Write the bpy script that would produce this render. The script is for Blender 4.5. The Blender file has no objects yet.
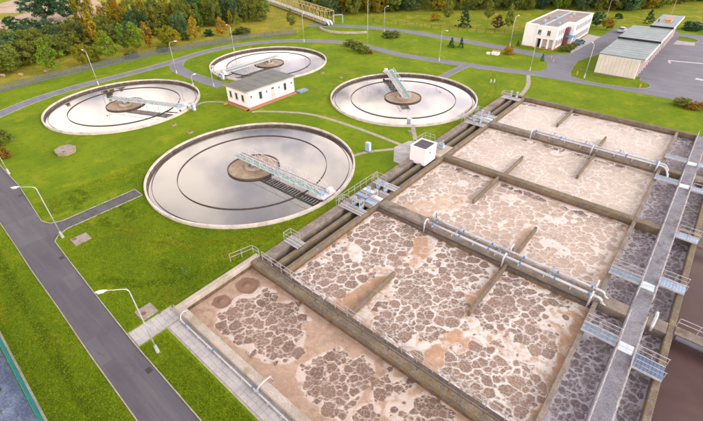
import bpy, math, random
import numpy as np
from mathutils import Vector, Matrix, noise as mnoise
R = math.radians
random.seed(7); rng = np.random.default_rng(7)
sc = bpy.context.scene
col = sc.collection

# ------------------------------------------------------------------ camera
ROLL, PITCH, HEAD = R(-1.1447), R(35.5346), R(41.0358)
FWD0 = Vector((0, math.cos(PITCH), -math.sin(PITCH)))
rt, up0 = Vector((1, 0, 0)), Vector((0, math.sin(PITCH), math.cos(PITCH)))
cr, sr = math.cos(ROLL), math.sin(ROLL)
r2, u2 = cr*rt + sr*up0, -sr*rt + cr*up0
M3 = Matrix((r2, u2, -FWD0)).transposed()
M3 = Matrix.Rotation(HEAD, 3, 'Z') @ M3
cam_d = bpy.data.cameras.new('camera'); cam = bpy.data.objects.new('camera', cam_d); col.objects.link(cam)
cam.matrix_world = Matrix.Translation((0, 0, 30.6)) @ M3.to_4x4()
cam_d.sensor_width = 36; cam_d.lens = 410.96/703*36; cam_d.clip_start = .5; cam_d.clip_end = 6000
sc.camera = cam

# ------------------------------------------------------------------ world, sun, exposure
SUN_DIR = Vector((0.93, 0.36, 0.0)).normalized(); SUN_EL = R(34)
sc.view_settings.view_transform = 'Standard'; sc.view_settings.look = 'None'
sc.view_settings.gamma = 1; sc.view_settings.use_curve_mapping = False
sc.view_settings.exposure = 0.12
wd = bpy.data.worlds.new('World'); sc.world = wd; wd.use_nodes = True
nt = wd.node_tree; nt.nodes.clear()
def nn(tree, typ, **kw):
    n = tree.nodes.new(typ)
    for k, v in kw.items():
        if k.startswith('i_'):
            key = k[2:]; n.inputs[int(key) if key.isdigit() else key.replace('_', ' ')].default_value = v
        else: setattr(n, k, v)
    return n
def lk(tree, a, b): tree.links.new(a, b)
sky = nn(nt, 'ShaderNodeTexSky', sky_type='NISHITA', sun_disc=False, sun_elevation=SUN_EL,
         sun_rotation=math.atan2(SUN_DIR.x, SUN_DIR.y), altitude=300, air_density=1.0, dust_density=2.0, ozone_density=1.0)
tc = nn(nt, 'ShaderNodeTexCoord'); sep = nn(nt, 'ShaderNodeSeparateXYZ'); lk(nt, tc.outputs['Generated'], sep.inputs[0])
mx = nn(nt, 'ShaderNodeMath', operation='MAXIMUM', i_1=0.0); lk(nt, sep.outputs['Z'], mx.inputs[0])
zz = nn(nt, 'ShaderNodeMath', operation='ADD', i_1=0.25); lk(nt, mx.outputs[0], zz.inputs[0])
dv = nn(nt, 'ShaderNodeVectorMath', operation='DIVIDE'); cmb = nn(nt, 'ShaderNodeCombineXYZ', i_2=0.4)
lk(nt, zz.outputs[0], cmb.inputs[0]); lk(nt, zz.outputs[0], cmb.inputs[1]); cmb.inputs[2].default_value = 1
lk(nt, tc.outputs['Generated'], dv.inputs[0]); lk(nt, cmb.outputs[0], dv.inputs[1])
n1 = nn(nt, 'ShaderNodeTexNoise', i_Scale=1.5, i_Detail=7.0, i_Roughness=.55, i_Distortion=.3); lk(nt, dv.outputs[0], n1.inputs['Vector'])
n2 = nn(nt, 'ShaderNodeTexNoise', i_Scale=2.4, i_Detail=6.0, i_Roughness=.55); lk(nt, dv.outputs[0], n2.inputs['Vector'])
cov = nn(nt, 'ShaderNodeMapRange', i_1=.32, i_2=.52, interpolation_type='SMOOTHSTEP'); lk(nt, n1.outputs['Fac'], cov.inputs[0])
sh = nn(nt, 'ShaderNodeMapRange', i_1=.38, i_2=.62, interpolation_type='SMOOTHSTEP'); lk(nt, n2.outputs['Fac'], sh.inputs[0])
cc = nn(nt, 'ShaderNodeMix', data_type='RGBA'); lk(nt, sh.outputs[0], cc.inputs['Factor'])
cc.inputs['A'].default_value = (12.4, 11.6, 12.9, 1); cc.inputs['B'].default_value = (26.0, 22.8, 20.3, 1)
# clouds nearer the sun are brighter
dt = nn(nt, 'ShaderNodeVectorMath', operation='DOT_PRODUCT'); lk(nt, tc.outputs['Generated'], dt.inputs[0])
dt.inputs[1].default_value = (SUN_DIR*math.cos(SUN_EL) + Vector((0, 0, math.sin(SUN_EL))))
gl = nn(nt, 'ShaderNodeMapRange', i_1=-.6, i_2=1.0, i_3=.75, i_4=1.45); lk(nt, dt.outputs['Value'], gl.inputs[0])
hz = nn(nt, 'ShaderNodeMapRange', i_1=.20, i_2=.62, i_3=2.1, i_4=.50); lk(nt, sep.outputs['Z'], hz.inputs[0])
gm = nn(nt, 'ShaderNodeMath', operation='MULTIPLY'); lk(nt, gl.outputs[0], gm.inputs[0]); lk(nt, hz.outputs[0], gm.inputs[1])
cs = nn(nt, 'ShaderNodeVectorMath', operation='SCALE'); tw = nn(nt, 'ShaderNodeMix', data_type='RGBA', blend_type='MULTIPLY'); tw.inputs['B'].default_value = (1.05, .99, .93, 1); tf = nn(nt, 'ShaderNodeMapRange', i_1=.1, i_2=.55, i_3=1., i_4=0.); lk(nt, sep.outputs['Z'], tf.inputs[0]); lk(nt, tf.outputs[0], tw.inputs['Factor']); lk(nt, cc.outputs['Result'], tw.inputs['A']); lk(nt, tw.outputs['Result'], cs.inputs[0]); lk(nt, gm.outputs[0], cs.inputs['Scale'])
fin = nn(nt, 'ShaderNodeMix', data_type='RGBA'); lk(nt, cov.outputs[0], fin.inputs['Factor'])
lk(nt, sky.outputs[0], fin.inputs['A']); lk(nt, cs.outputs[0], fin.inputs['B'])
bg = nn(nt, 'ShaderNodeBackground', i_Strength=.10); wo = nn(nt, 'ShaderNodeOutputWorld')
lk(nt, fin.outputs['Result'], bg.inputs['Color']); lk(nt, bg.outputs[0], wo.inputs[0])
sd = bpy.data.lights.new('sun', 'SUN'); sd.energy = 1.5; sd.angle = R(16); sd.color = (1, .93, .84)
so = bpy.data.objects.new('sun', sd); col.objects.link(so)
so.rotation_euler = (-(SUN_DIR*math.cos(SUN_EL) + Vector((0, 0, math.sin(SUN_EL))))).to_track_quat('-Z', 'Y').to_euler()

# ------------------------------------------------------------------ helpers
ORG = {}
def world_org(o): return ORG.get(o.name, Vector((0, 0, 0)))
class MB:
    def __init__(s): s.v = []; s.f = []
    def add(s, vs, fs):
        n = len(s.v); s.v += [tuple(v) for v in vs]; s.f += [tuple(i+n for i in f) for f in fs]; return s
    def box(s, x0, x1, y0, y1, z0, z1):
        return s.add([(x0,y0,z0),(x1,y0,z0),(x1,y1,z0),(x0,y1,z0),(x0,y0,z1),(x1,y0,z1),(x1,y1,z1),(x0,y1,z1)],
                     [(3,2,1,0),(4,5,6,7),(0,1,5,4),(1,2,6,5),(2,3,7,6),(3,0,4,7)])
    def bbox(s, x0, x1, y0, y1, z0, z1, b=.03):   # box with chamfered top
        vs = [(x0,y0,z0),(x1,y0,z0),(x1,y1,z0),(x0,y1,z0),(x0,y0,z1-b),(x1,y0,z1-b),(x1,y1,z1-b),(x0,y1,z1-b),
              (x0+b,y0+b,z1),(x1-b,y0+b,z1),(x1-b,y1-b,z1),(x0+b,y1-b,z1)]
        fs = [(3,2,1,0),(8,9,10,11)]
        for i in range(4):
            j = (i+1) % 4; fs += [(i,j,4+j,4+i),(4+i,4+j,8+j,8+i)]
        return s.add(vs, fs)
    def bar(s, p, q, w, h=None):
        h = h or w; p, q = Vector(p), Vector(q); d = (q-p).normalized()
        a = Vector((0,0,1)) if abs(d.z) < .95 else Vector((1,0,0))
        x = d.cross(a).normalized()*w/2; y = x.cross(d).normalized()*h/2
        vs = [p-x-y,p+x-y,p+x+y,p-x+y,q-x-y,q+x-y,q+x+y,q-x+y]
        return s.add(vs, [(3,2,1,0),(4,5,6,7),(0,1,5,4),(1,2,6,5),(2,3,7,6),(3,0,4,7)])
    def tube(s, pts, r, n=8, cap=True):
        pts = [Vector(p) for p in pts]; m = len(pts); rs = r if isinstance(r, (list, tuple)) else [r]*m
        vs = []; a0 = None
        for i, p in enumerate(pts):
            d = (pts[min(i+1,m-1)] - pts[max(i-1,0)]).normalized()
            a = Vector((0,0,1)) if abs(d.z) < .9 else Vector((1,0,0))
            x = d.cross(a).normalized()
            if a0 is not None:
                x = (a0 - d*a0.dot(d)).normalized()
            a0 = x; y = d.cross(x)
            vs += [p + rs[i]*(math.cos(t)*x + math.sin(t)*y) for t in [2*math.pi*k/n for k in range(n)]]
        fs = [(i*n+k, i*n+(k+1)%n, (i+1)*n+(k+1)%n, (i+1)*n+k) for i in range(m-1) for k in range(n)]
        if cap: fs += [tuple(range(n-1,-1,-1)), tuple(range((m-1)*n, m*n))]
        return s.add(vs, fs)
    def cyl(s, cx, cy, z0, z1, r0, r1=None, n=16):
        r1 = r0 if r1 is None else r1
        vs = [(cx+r*math.cos(2*math.pi*k/n), cy+r*math.sin(2*math.pi*k/n), z) for z, r in ((z0,r0),(z1,r1)) for k in range(n)]
        return s.add(vs, [(k,(k+1)%n,n+(k+1)%n,n+k) for k in range(n)] + [tuple(range(n-1,-1,-1)), tuple(range(n,2*n))])
    def ring(s, cx, cy, r0, r1, z0, z1, a0=0, a1=2*math.pi, n=96):
        full = abs(a1-a0-2*math.pi) < 1e-6; m = n if full else n+1; vs = []
        for k in range(m):
            a = a0+(a1-a0)*k/n; c, q = math.cos(a), math.sin(a)
            vs += [(cx+r0*c,cy+r0*q,z0),(cx+r1*c,cy+r1*q,z0),(cx+r1*c,cy+r1*q,z1),(cx+r0*c,cy+r0*q,z1)]
        fs = []
        for k in range(n):
            a, b = 4*k, 4*((k+1) % m)
            for i in range(4): fs.append((a+i, b+i, b+(i+1)%4, a+(i+1)%4)[::-1])
        if not full: fs += [(0,1,2,3)[::-1], tuple(4*(m-1)+i for i in range(4))]
        return s.add(vs, fs)
    def poly(s, pts, z0, z1=None):
        n = len(pts)
        area = sum(pts[i][0]*pts[(i+1)%n][1]-pts[(i+1)%n][0]*pts[i][1] for i in range(n))
        if area < 0: pts = pts[::-1]
        if z1 is None: return s.add([(x,y,z0) for x,y in pts], [tuple(range(n))])
        vs = [(x,y,z0) for x,y in pts]+[(x,y,z1) for x,y in pts]
        return s.add(vs, [tuple(range(n-1,-1,-1)), tuple(range(n,2*n))]+[(i,(i+1)%n,n+(i+1)%n,n+i) for i in range(n)])
    def mesh(s, name, off=Vector((0,0,0)), smooth=False):
        me = bpy.data.meshes.new(name); ox, oy, oz = off
        me.from_pydata([(x-ox,y-oy,z-oz) for x,y,z in s.v], [], s.f); me.update()
        if smooth: me.polygons.foreach_set('use_smooth', [True]*len(me.polygons))
        return me
    def build(s, name, m, parent=None, smooth=False):
        off = world_org(parent) if parent else Vector((0,0,0))
        me = s.mesh(name, off, smooth); me.materials.append(m)
        return link(name, me, parent)
def link(name, me, parent=None, loc=None):
    o = bpy.data.objects.new(name, me); col.objects.link(o)
    if parent: o.parent = parent
    if loc is not None: o.location = loc
    ORG[o.name] = world_org(parent).copy() if parent else Vector((0,0,0))
    return o
def tag(o, label=None, cat=None, group=None, kind=None):
    if label: o['label'] = label
    if cat: o['category'] = cat
    if group: o['group'] = group
    if kind: o['kind'] = kind
    return o
def thing(name, label, cat, loc=(0,0,0), group=None, rz=0):
    o = bpy.data.objects.new(name, None); col.objects.link(o); o.empty_display_size = .5
    o.location = loc; o.rotation_euler.z = rz; ORG[o.name] = Vector(loc)
    return tag(o, label, cat, group)
def copy_tree(o, parent=None):
    c = o.copy(); col.objects.link(c); ORG[c.name] = ORG.get(o.name, Vector((0,0,0)))
    if parent: c.parent = parent
    for ch in o.children: copy_tree(ch, c)
    return c
def structure(name, mb, m, z=None):
    return tag(mb.build(name, m), kind='structure')

# ------------------------------------------------------------------ materials
def new_mat(name):
    m = bpy.data.materials.new(name); m.use_nodes = True
    t = m.node_tree; b = t.nodes['Principled BSDF']; return m, t, b
def mixc(t, fac, a, b):
    n = nn(t, 'ShaderNodeMix', data_type='RGBA')
    if hasattr(fac, 'links'): lk(t, fac, n.inputs['Factor'])
    else: n.inputs['Factor'].default_value = fac
    for s_, v in (('A', a), ('B', b)):
        if hasattr(v, 'links'): lk(t, v, n.inputs[s_])
        else: n.inputs[s_].default_value = (*v, 1)
    return n.outputs['Result']
def nz(t, scale, detail=4, rough=.55, vec=None, dist=0):
    n = nn(t, 'ShaderNodeTexNoise', i_Scale=scale, i_Detail=detail, i_Roughness=rough, i_Distortion=dist)
    if vec is None:
        g = nn(t, 'ShaderNodeNewGeometry'); vec = g.outputs['Position']
    lk(t, vec, n.inputs['Vector']); return n
def rmp(t, sock, a, b, c=0., d=1.):
    n = nn(t, 'ShaderNodeMapRange', i_1=a, i_2=b, i_3=c, i_4=d, interpolation_type='SMOOTHSTEP'); lk(t, sock, n.inputs[0]); return n.outputs[0]
def mth(t, op, a, b=None):
    n = nn(t, 'ShaderNodeMath', operation=op)
    for i, v in enumerate((a, b)):
        if v is None: continue
        if hasattr(v, 'links'): lk(t, v, n.inputs[i])
        else: n.inputs[i].default_value = v
    return n.outputs[0]
def bump(t, b, h, strength=.3, dist=.05):
    n = nn(t, 'ShaderNodeBump', i_Strength=strength, i_Distance=dist); lk(t, h, n.inputs['Height']); lk(t, n.outputs[0], b.inputs['Normal'])
def surf(name, c1, c2=None, scale=.6, rough=.8, fine=.25, fscale=14, bmp=.0, metal=0, stain=None, sscale=.35, samt=(.5,.68), spec=.4):
    m, t, b = new_mat(name)
    c2 = c2 or tuple(x*.8 for x in c1)
    c = mixc(t, rmp(t, nz(t, scale, 5).outputs['Fac'], .35, .65), c1, c2)
    f = nz(t, fscale, 3, .7)
    v = rmp(t, f.outputs['Fac'], .3, .7, 1-fine, 1+fine)
    sc_ = nn(t, 'ShaderNodeVectorMath', operation='SCALE'); lk(t, c, sc_.inputs[0]); lk(t, v, sc_.inputs['Scale']); c = sc_.outputs[0]
    if stain:
        c = mixc(t, rmp(t, nz(t, sscale, 7, .68).outputs['Fac'], samt[0], samt[1]), c, stain)
    lk(t, c, b.inputs['Base Color']); b.inputs['Roughness'].default_value = rough; b.inputs['Metallic'].default_value = metal
    b.inputs['Specular IOR Level'].default_value = spec
    if bmp: bump(t, b, f.outputs['Fac'], bmp, .04)
    return m

def asphalt_mat(name, c1, c2, dark, light):
    m, t, b = new_mat(name); g = nn(t, 'ShaderNodeNewGeometry')
    sc1 = nn(t, 'ShaderNodeVectorMath', operation='MULTIPLY'); lk(t, g.outputs['Position'], sc1.inputs[0]); sc1.inputs[1].default_value = (.07,1.1,1)
    c = mixc(t, rmp(t, nz(t, .22, 5, .6).outputs['Fac'], .35, .65), c1, c2)
    c = mixc(t, rmp(t, nz(t, 1.0, 4, .6, sc1.outputs[0]).outputs['Fac'], .42, .68, 0, .65), c, light)
    c = mixc(t, rmp(t, nz(t, .9, 7, .72).outputs['Fac'], .56, .74, 0, .6), c, dark)
    v = nn(t, 'ShaderNodeTexVoronoi', feature='DISTANCE_TO_EDGE', voronoi_dimensions='2D', i_Scale=.16, i_Randomness=1.0)
    w = nz(t, .8, 5, .65); s_ = nn(t, 'ShaderNodeVectorMath', operation='ADD'); lk(t, g.outputs['Position'], s_.inputs[0]); q = nn(t, 'ShaderNodeVectorMath', operation='SCALE', i_Scale=1.6); lk(t, w.outputs['Color'], q.inputs[0]); lk(t, q.outputs[0], s_.inputs[1]); lk(t, s_.outputs[0], v.inputs['Vector'])
    c = mixc(t, mth(t, 'MULTIPLY', rmp(t, v.outputs['Distance'], .002, .007, 1, 0), rmp(t, nz(t, .3, 3).outputs['Fac'], .5, .62, 0, .7)), c, tuple(x*.45 for x in c1))
    f = nz(t, 30, 3, .75); sc_ = nn(t, 'ShaderNodeVectorMath', operation='SCALE'); lk(t, c, sc_.inputs[0]); lk(t, rmp(t, f.outputs['Fac'], .3, .7, .80, 1.2), sc_.inputs['Scale'])
    lk(t, sc_.outputs[0], b.inputs['Base Color']); b.inputs['Roughness'].default_value = .85; bump(t, b, f.outputs['Fac'], .25, .03); return m
def lawn_mat(name, g1, g2, yel, dry=(.55,.75)):
    m, t, b = new_mat(name)
    a = nz(t, .12, 5, .6); c = mixc(t, rmp(t, a.outputs['Fac'], .35, .65), g1, g2)
    c = mixc(t, rmp(t, nz(t, .9, 6, .65).outputs['Fac'], .45, .75, 0, .45), c, tuple(x*.5 for x in g1))
    c = mixc(t, rmp(t, nz(t, .26, 6, .7, dist=.6).outputs['Fac'], dry[0], dry[1], 0, .8), c, yel)
    f = nz(t, 7, 4, .75); g = nz(t, 34, 2, .8)
    v = mth(t, 'MULTIPLY', rmp(t, f.outputs['Fac'], .28, .72, .68, 1.32), rmp(t, g.outputs['Fac'], .25, .75, .62, 1.38))
    s = nn(t, 'ShaderNodeVectorMath', operation='SCALE'); lk(t, c, s.inputs[0]); lk(t, v, s.inputs['Scale'])
    lk(t, s.outputs[0], b.inputs['Base Color']); b.inputs['Roughness'].default_value = .95; b.inputs['Specular IOR Level'].default_value = .1
    bump(t, b, mth(t, 'ADD', f.outputs['Fac'], g.outputs['Fac']), .6, .08)
    return m
M = {}
M['lawn'] = lawn_mat('lawn_grass', (.110,.182,.005), (.158,.232,.007), (.27,.275,.011), (.51,.74))
M['meadow'] = lawn_mat('meadow_grass', (.19,.215,.016), (.26,.245,.022), (.38,.28,.05), (.44,.66))
M['meadow2'] = lawn_mat('meadow_grass_green', (.14,.20,.010), (.20,.23,.016), (.36,.28,.045), (.48,.66))
M['asphalt'] = asphalt_mat('asphalt', (.090,.085,.104), (.074,.070,.088), (.058,.055,.066), (.118,.112,.132))
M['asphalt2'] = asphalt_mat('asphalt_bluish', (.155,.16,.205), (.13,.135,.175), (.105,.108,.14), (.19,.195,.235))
M['kerb'] = surf('kerb_concrete', (.36,.33,.28), (.27,.25,.20), 1.5, .9, .25, 10)
M['paver'] = surf('paving_concrete', (.42,.41,.41), (.34,.33,.335), .8, .9, .14, 12, .2)
M['conc'] = surf('concrete_wall', (.25,.21,.18), (.18,.155,.135), .7, .9, .3, 9, .4, stain=(.12,.10,.08), sscale=.8, samt=(.47,.70))
M['conc_moss'] = surf('mossy_concrete', (.19,.16,.13), (.125,.105,.09), .9, .92, .35, 8, .45, stain=(.175,.125,.045), sscale=1.9, samt=(.47,.62))
M['conc_pale'] = surf('pale_concrete', (.43,.39,.345), (.34,.305,.265), .6, .9, .2, 10, .3, stain=(.28,.24,.17), sscale=.45)
M['conc_dark'] = surf('dark_concrete', (.11,.09,.085), (.075,.06,.06), .9, .7, .3, 7, .3, stain=(.16,.14,.11), sscale=.8)  # dark tone; on the middle cross wall ledges it carries painted underside shade
M['slab'] = surf('gallery_slab', (.235,.235,.275), (.175,.175,.215), .5, .85, .3, 12, .35, stain=(.125,.115,.12), sscale=.7, samt=(.48,.66))
M['rim'] = surf('rim_concrete', (.58,.53,.50), (.47,.43,.40), .9, .9, .2, 12, .25, stain=(.27,.22,.17), sscale=.9, samt=(.55,.75))
M['rim_in'] = surf('wet_rim', (.10,.075,.055), (.06,.045,.035), .8, .6, .3, 6, .2, stain=(.2,.17,.13), sscale=1.2)
M['white'] = surf('white_render', (.78,.77,.78), (.72,.71,.72), .4, .8, .05, 5, .05)
M['galv'] = surf('galvanised_steel', (.55,.57,.60), (.45,.47,.50), 2, .45, .1, 20, metal=.35)
M['railm'] = surf('rail_steel', (.50,.48,.50), (.36,.33,.34), 3, .5, .15, 20, metal=.3, stain=(.35,.22,.16), sscale=2.5, samt=(.58,.72))
M['pipe'] = surf('pipe_steel', (.58,.59,.64), (.46,.47,.52), 1.2, .32, .1, 14, metal=.35)
M['blue'] = surf('blue_paint', (.05,.26,.55), (.04,.2,.45), 3, .5, .15, 14)
M['lblue'] = surf('pale_blue_panel', (.30,.42,.60), (.24,.35,.53), 1.5, .5, .12, 14)
M['grate'] = surf('steel_grating', (.40,.40,.43), (.30,.30,.33), 3, .5, .35, 24, .4, metal=.25)
M['steelblue'] = surf('steel_blue_deck', (.11,.17,.29), (.085,.135,.24), 2, .45, .2, 22, .3)
M['gratebl'] = surf('bluish_footbridge_deck', (.19,.26,.34), (.14,.20,.28), 2, .5, .25, 22, .4)
M['plate'] = surf('white_cover_plate', (.62,.70,.76), (.55,.63,.70), 1.5, .45, .1, 14)
def grate_mat(name, c1, c2, pitch):
    m, t, b = new_mat(name); g = nn(t, 'ShaderNodeNewGeometry'); sp = nn(t, 'ShaderNodeSeparateXYZ'); lk(t, g.outputs['Position'], sp.inputs[0])
    def saw(o, p):
        return rmp(t, mth(t, 'PINGPONG', mth(t, 'MULTIPLY', o, 1./p), 1.), .25, .5)
    c = mixc(t, mth(t, 'MULTIPLY', saw(sp.outputs['X'], pitch), saw(sp.outputs['Y'], pitch*2.2)), c1, c2)
    c = mixc(t, rmp(t, nz(t, 2.2, 5, .7).outputs['Fac'], .5, .72, 0, .6), c, (.16,.12,.09))
    lk(t, c, b.inputs['Base Color']); b.inputs['Roughness'].default_value = .55; b.inputs['Metallic'].default_value = .2; return m
M['grate'] = grate_mat('steel_grating_bars', (.42,.42,.44), (.13,.125,.13), .11)
M['teal'] = surf('teal_grating', (.12,.38,.30), (.10,.32,.28), 2, .6, .25, 22)
M['trusswhite'] = surf('bridge_paint', (.60,.60,.64), (.50,.50,.54), 2, .5, .1, 16)
M['dark'] = surf('dark_ring', (.085,.06,.05), (.055,.04,.035), 2, .7, .3, 10)
M['sludge'] = surf('sludge_disc', (.33,.25,.17), (.26,.19,.13), .7, .6, .2, 6, .2, stain=(.42,.34,.25), sscale=.9)
M['roofgrey'] = surf('bitumen_roof', (.16,.165,.16), (.13,.135,.13), .4, .85, .15, 8, .15)
M['brick'] = surf('red_plinth', (.42,.19,.11), (.34,.15,.09), 3, .9, .2, 16, .2)
M['glass'] = surf('window_glass', (.03,.035,.045), (.05,.055,.07), 2, .08, .1, 8, spec=.8)
M['frame'] = surf('window_frame', (.55,.52,.50), None, 2, .6, .08, 12)
M['black'] = surf('dark_opening', (.02,.02,.02), None, 2, .8, .2, 8)
M['hutroof'] = surf('hut_roof', (.09,.075,.095), (.07,.06,.075), 1, .8, .2, 12)
M['offroof'] = surf('gravel_roof', (.27,.23,.22), (.22,.185,.18), .35, .9, .2, 8, .2)
M['skyblue'] = surf('blue_strip', (.20,.34,.46), (.16,.29,.41), 1, .5, .1, 8)
M['pink'] = surf('pink_sheet', (.62,.33,.40), None, 1, .7, .1, 8)
M['maroon'] = surf('maroon_panel', (.20,.05,.055), (.15,.04,.045), 1.5, .6, .2, 10)
M['beige'] = surf('beige_cladding', (.62,.58,.53), (.56,.52,.475), .5, .75, .08, 9)
M['shedroof'] = surf('shed_roof_sheet', (.20,.255,.275), (.165,.215,.235), .3, .6, .12, 6, stain=(.25,.295,.305), sscale=.4)
M['orange'] = surf('orange_paint', (.62,.16,.03), None, 2, .6, .1, 8)
M['yellow'] = surf('yellow_paint', (.58,.36,.03), (.48,.28,.03), 1, .55, .15, 8)
M['ybridge'] = surf('yellow_steel', (.44,.35,.13), (.36,.29,.12), .6, .6, .2, 8)
M['tyre'] = surf('tyre_rubber', (.02,.02,.02), None, 2, .8, .1, 8)
M['carteal'] = surf('teal_car_paint', (.03,.22,.24), (.03,.2,.22), 2, .25, .03, 8)
M['greenfence'] = surf('teal_mesh_fence', (.02,.20,.20), (.02,.15,.17), 1.5, .6, .15, 14)
M['bluegravel'] = surf('bluish_gravel', (.17,.22,.33), (.11,.14,.23), .9, .8, .35, 5, .8, stain=(.07,.09,.05), sscale=.7, samt=(.56,.66))
M['sand'] = surf('sandy_field', (.42,.33,.26), (.34,.25,.18), .06, .95, .15, 1.2, stain=(.28,.21,.14), sscale=.05)
M['straw'] = surf('pinkish_straw', (.40,.29,.24), (.32,.23,.19), 3, .9, .3, 12, .4)
M['bark'] = surf('bark', (.10,.075,.055), (.06,.045,.035), 3, .9, .3, 12)
M['birchbark'] = surf('pale_bark', (.30,.27,.23), (.15,.13,.11), 4, .9, .3, 12)
M['stone'] = surf('old_stone', (.30,.26,.23), (.22,.19,.17), 1.2, .9, .25, 8, .4)
M['rust'] = surf('rusty_cover', (.22,.10,.06), None, 3, .8, .3, 12)
M['dark_iron'] = surf('cast_iron', (.045,.042,.042), None, 3, .6, .3, 20)
M['paint'] = surf('road_marking', (.55,.55,.57), (.42,.42,.44), 1.5, .8, .15, 10)
M['galvwire'] = surf('fence_wire', (.105,.12,.155), (.075,.088,.115), 2, .6, .15, 12)

def water_mat(name, colr, rough, ior, rip=.0, tint=None):
    m, t, b = new_mat(name)
    c = mixc(t, rmp(t, nz(t, .12, 4, .6, dist=1.0).outputs['Fac'], .35, .65), colr, tint or colr)
    lk(t, c, b.inputs['Base Color']); b.inputs['Roughness'].default_value = rough; b.inputs['IOR'].default_value = ior
    b.inputs['Specular IOR Level'].default_value = .5
    if rip: bump(t, b, nz(t, 2.2, 3, .5).outputs['Fac'], rip, .02)
    return m
M['water'] = water_mat('clarifier_water', (.05,.045,.045), .03, 3.3, .05, (.065,.055,.05))
M['brownwater'] = water_mat('brown_water', (.075,.044,.044), .3, 1.28, .15, (.10,.062,.06))

def foam_mat(name, hole, lace, tan, tan2, fine=1.0):
    m, t, b = new_mat(name)
    g = nn(t, 'ShaderNodeNewGeometry'); P = g.outputs['Position']
    A = {k: nn(t, 'ShaderNodeAttribute', attribute_name=k).outputs['Fac'] for k in ('cell','tone','plume','boil')}
    w1 = nz(t, 1.8, 3, .55, P)
    s = nn(t, 'ShaderNodeVectorMath', operation='SUBTRACT'); lk(t, w1.outputs['Color'], s.inputs[0]); s.inputs[1].default_value = (.5,.5,.5)
    q = nn(t, 'ShaderNodeVectorMath', operation='SCALE', i_Scale=.5); lk(t, s.outputs[0], q.inputs[0])
    a1 = nn(t, 'ShaderNodeVectorMath', operation='ADD'); lk(t, P, a1.inputs[0]); lk(t, q.outputs[0], a1.inputs[1])
    def vor(scale):
        v = nn(t, 'ShaderNodeTexVoronoi', feature='DISTANCE_TO_EDGE', voronoi_dimensions='2D', i_Scale=scale, i_Randomness=1.0); lk(t, a1.outputs[0], v.inputs['Vector']); return v.outputs['Distance']
    eB, eC = vor(3.0*fine), vor(7.5*fine)
    n1 = nz(t, 3.5, 4, .6, P); n2 = nz(t, .9, 3, .6, P); n3 = nz(t, 11, 3, .65, P)
    H = mth(t, 'ADD', A['cell'], rmp(t, n3.outputs['Fac'], .3, .7, -.022, .022))
    holeA = rmp(t, H, -.035, .06)
    thB = mth(t, 'MULTIPLY', rmp(t, eB, .008, .07, 1, 0), rmp(t, n1.outputs['Fac'], .36, .58, .15, .85))
    thC = mth(t, 'MULTIPLY', rmp(t, eC, .02, .11, 1, 0), rmp(t, n2.outputs['Fac'], .45, .66, .02, .34))
    film = rmp(t, nz(t, 5.5, 4, .65, P).outputs['Fac'], .50, .75, 0., .22)
    th = mth(t, 'MAXIMUM', mth(t, 'MAXIMUM', thB, thC), film)
    hole_ = mth(t, 'MULTIPLY', holeA, mth(t, 'SUBTRACT', 1., th))
    sw = nz(t, .55, 8, .62, a1.outputs[0], 2.2)
    tn = mixc(t, rmp(t, sw.outputs['Fac'], .36, .64), tan, tan2)
    lm = rmp(t, mth(t, 'ADD', A['plume'], rmp(t, nz(t, .6, 6, .62, a1.outputs[0], 1.2).outputs['Fac'], .3, .7, -.3, .3)), .08, .55)
    fo = mixc(t, lm, tn, lace)
    rim = rmp(t, mth(t, 'ABSOLUTE', mth(t, 'ADD', A['cell'], .03)), 0., .07, .45, 0)
    fo = mixc(t, rim, fo, tuple(min(.8, x*1.12) for x in lace))
    fv = rmp(t, n3.outputs['Fac'], .3, .7, .88, 1.1)
    fs = nn(t, 'ShaderNodeVectorMath', operation='SCALE'); lk(t, fo, fs.inputs[0]); lk(t, fv, fs.inputs['Scale'])
    hv = mixc(t, A['tone'], tuple(x*.85 for x in hole), tuple(x*.80+y*.20 for x, y in zip(hole, tan)))
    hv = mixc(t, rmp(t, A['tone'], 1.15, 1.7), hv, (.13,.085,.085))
    c = mixc(t, hole_, fs.outputs[0], hv)
    bw = nn(t, 'ShaderNodeMath', operation='SINE'); lk(t, mth(t, 'MULTIPLY', mth(t, 'ADD', A['boil'], rmp(t, n1.outputs['Fac'], .3, .7, -.03, .03)), 16.0), bw.inputs[0])
    bcol = mixc(t, rmp(t, bw.outputs[0], -1., 1., 0, .35), tuple(x*1.35 for x in hole), tuple((x+y)/2.4 for x, y in zip(hole, tan)))
    c = mixc(t, rmp(t, mth(t, 'ADD', A['boil'], rmp(t, n2.outputs['Fac'], .3, .7, -.14, .14)), .08, .2), c, bcol)
    lk(t, c, b.inputs['Base Color'])
    lk(t, mth(t, 'SUBTRACT', .85, mth(t, 'MULTIPLY', hole_, .45)), b.inputs['Roughness'])
    b.inputs['Specular IOR Level'].default_value = .35
    bump(t, b, mth(t, 'ADD', mth(t, 'SUBTRACT', 1., hole_), mth(t, 'MULTIPLY', n3.outputs['Fac'], .6)), .5, .06)
    return m
LACE = (.60,.50,.44)
FM = [foam_mat('foam_front', (.165,.098,.074), (.53,.455,.41), (.45,.325,.25), (.355,.25,.19)),
      foam_mat('foam_second', (.205,.135,.108), (.60,.56,.54), (.46,.295,.195), (.36,.23,.15)),
      foam_mat('foam_third', (.385,.29,.235), (.61,.56,.53), (.53,.385,.29), (.45,.33,.25)),
      foam_mat('foam_fourth', (.47,.385,.33), (.62,.575,.545), (.54,.43,.35), (.49,.385,.31)),
      foam_mat('foam_fifth', (.51,.435,.385), (.62,.58,.555), (.56,.46,.39), (.52,.42,.35))]
FG = foam_mat('foam_gallery', (.125,.09,.095), (.42,.40,.46), (.29,.25,.28), (.22,.18,.205), 1.3)
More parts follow.
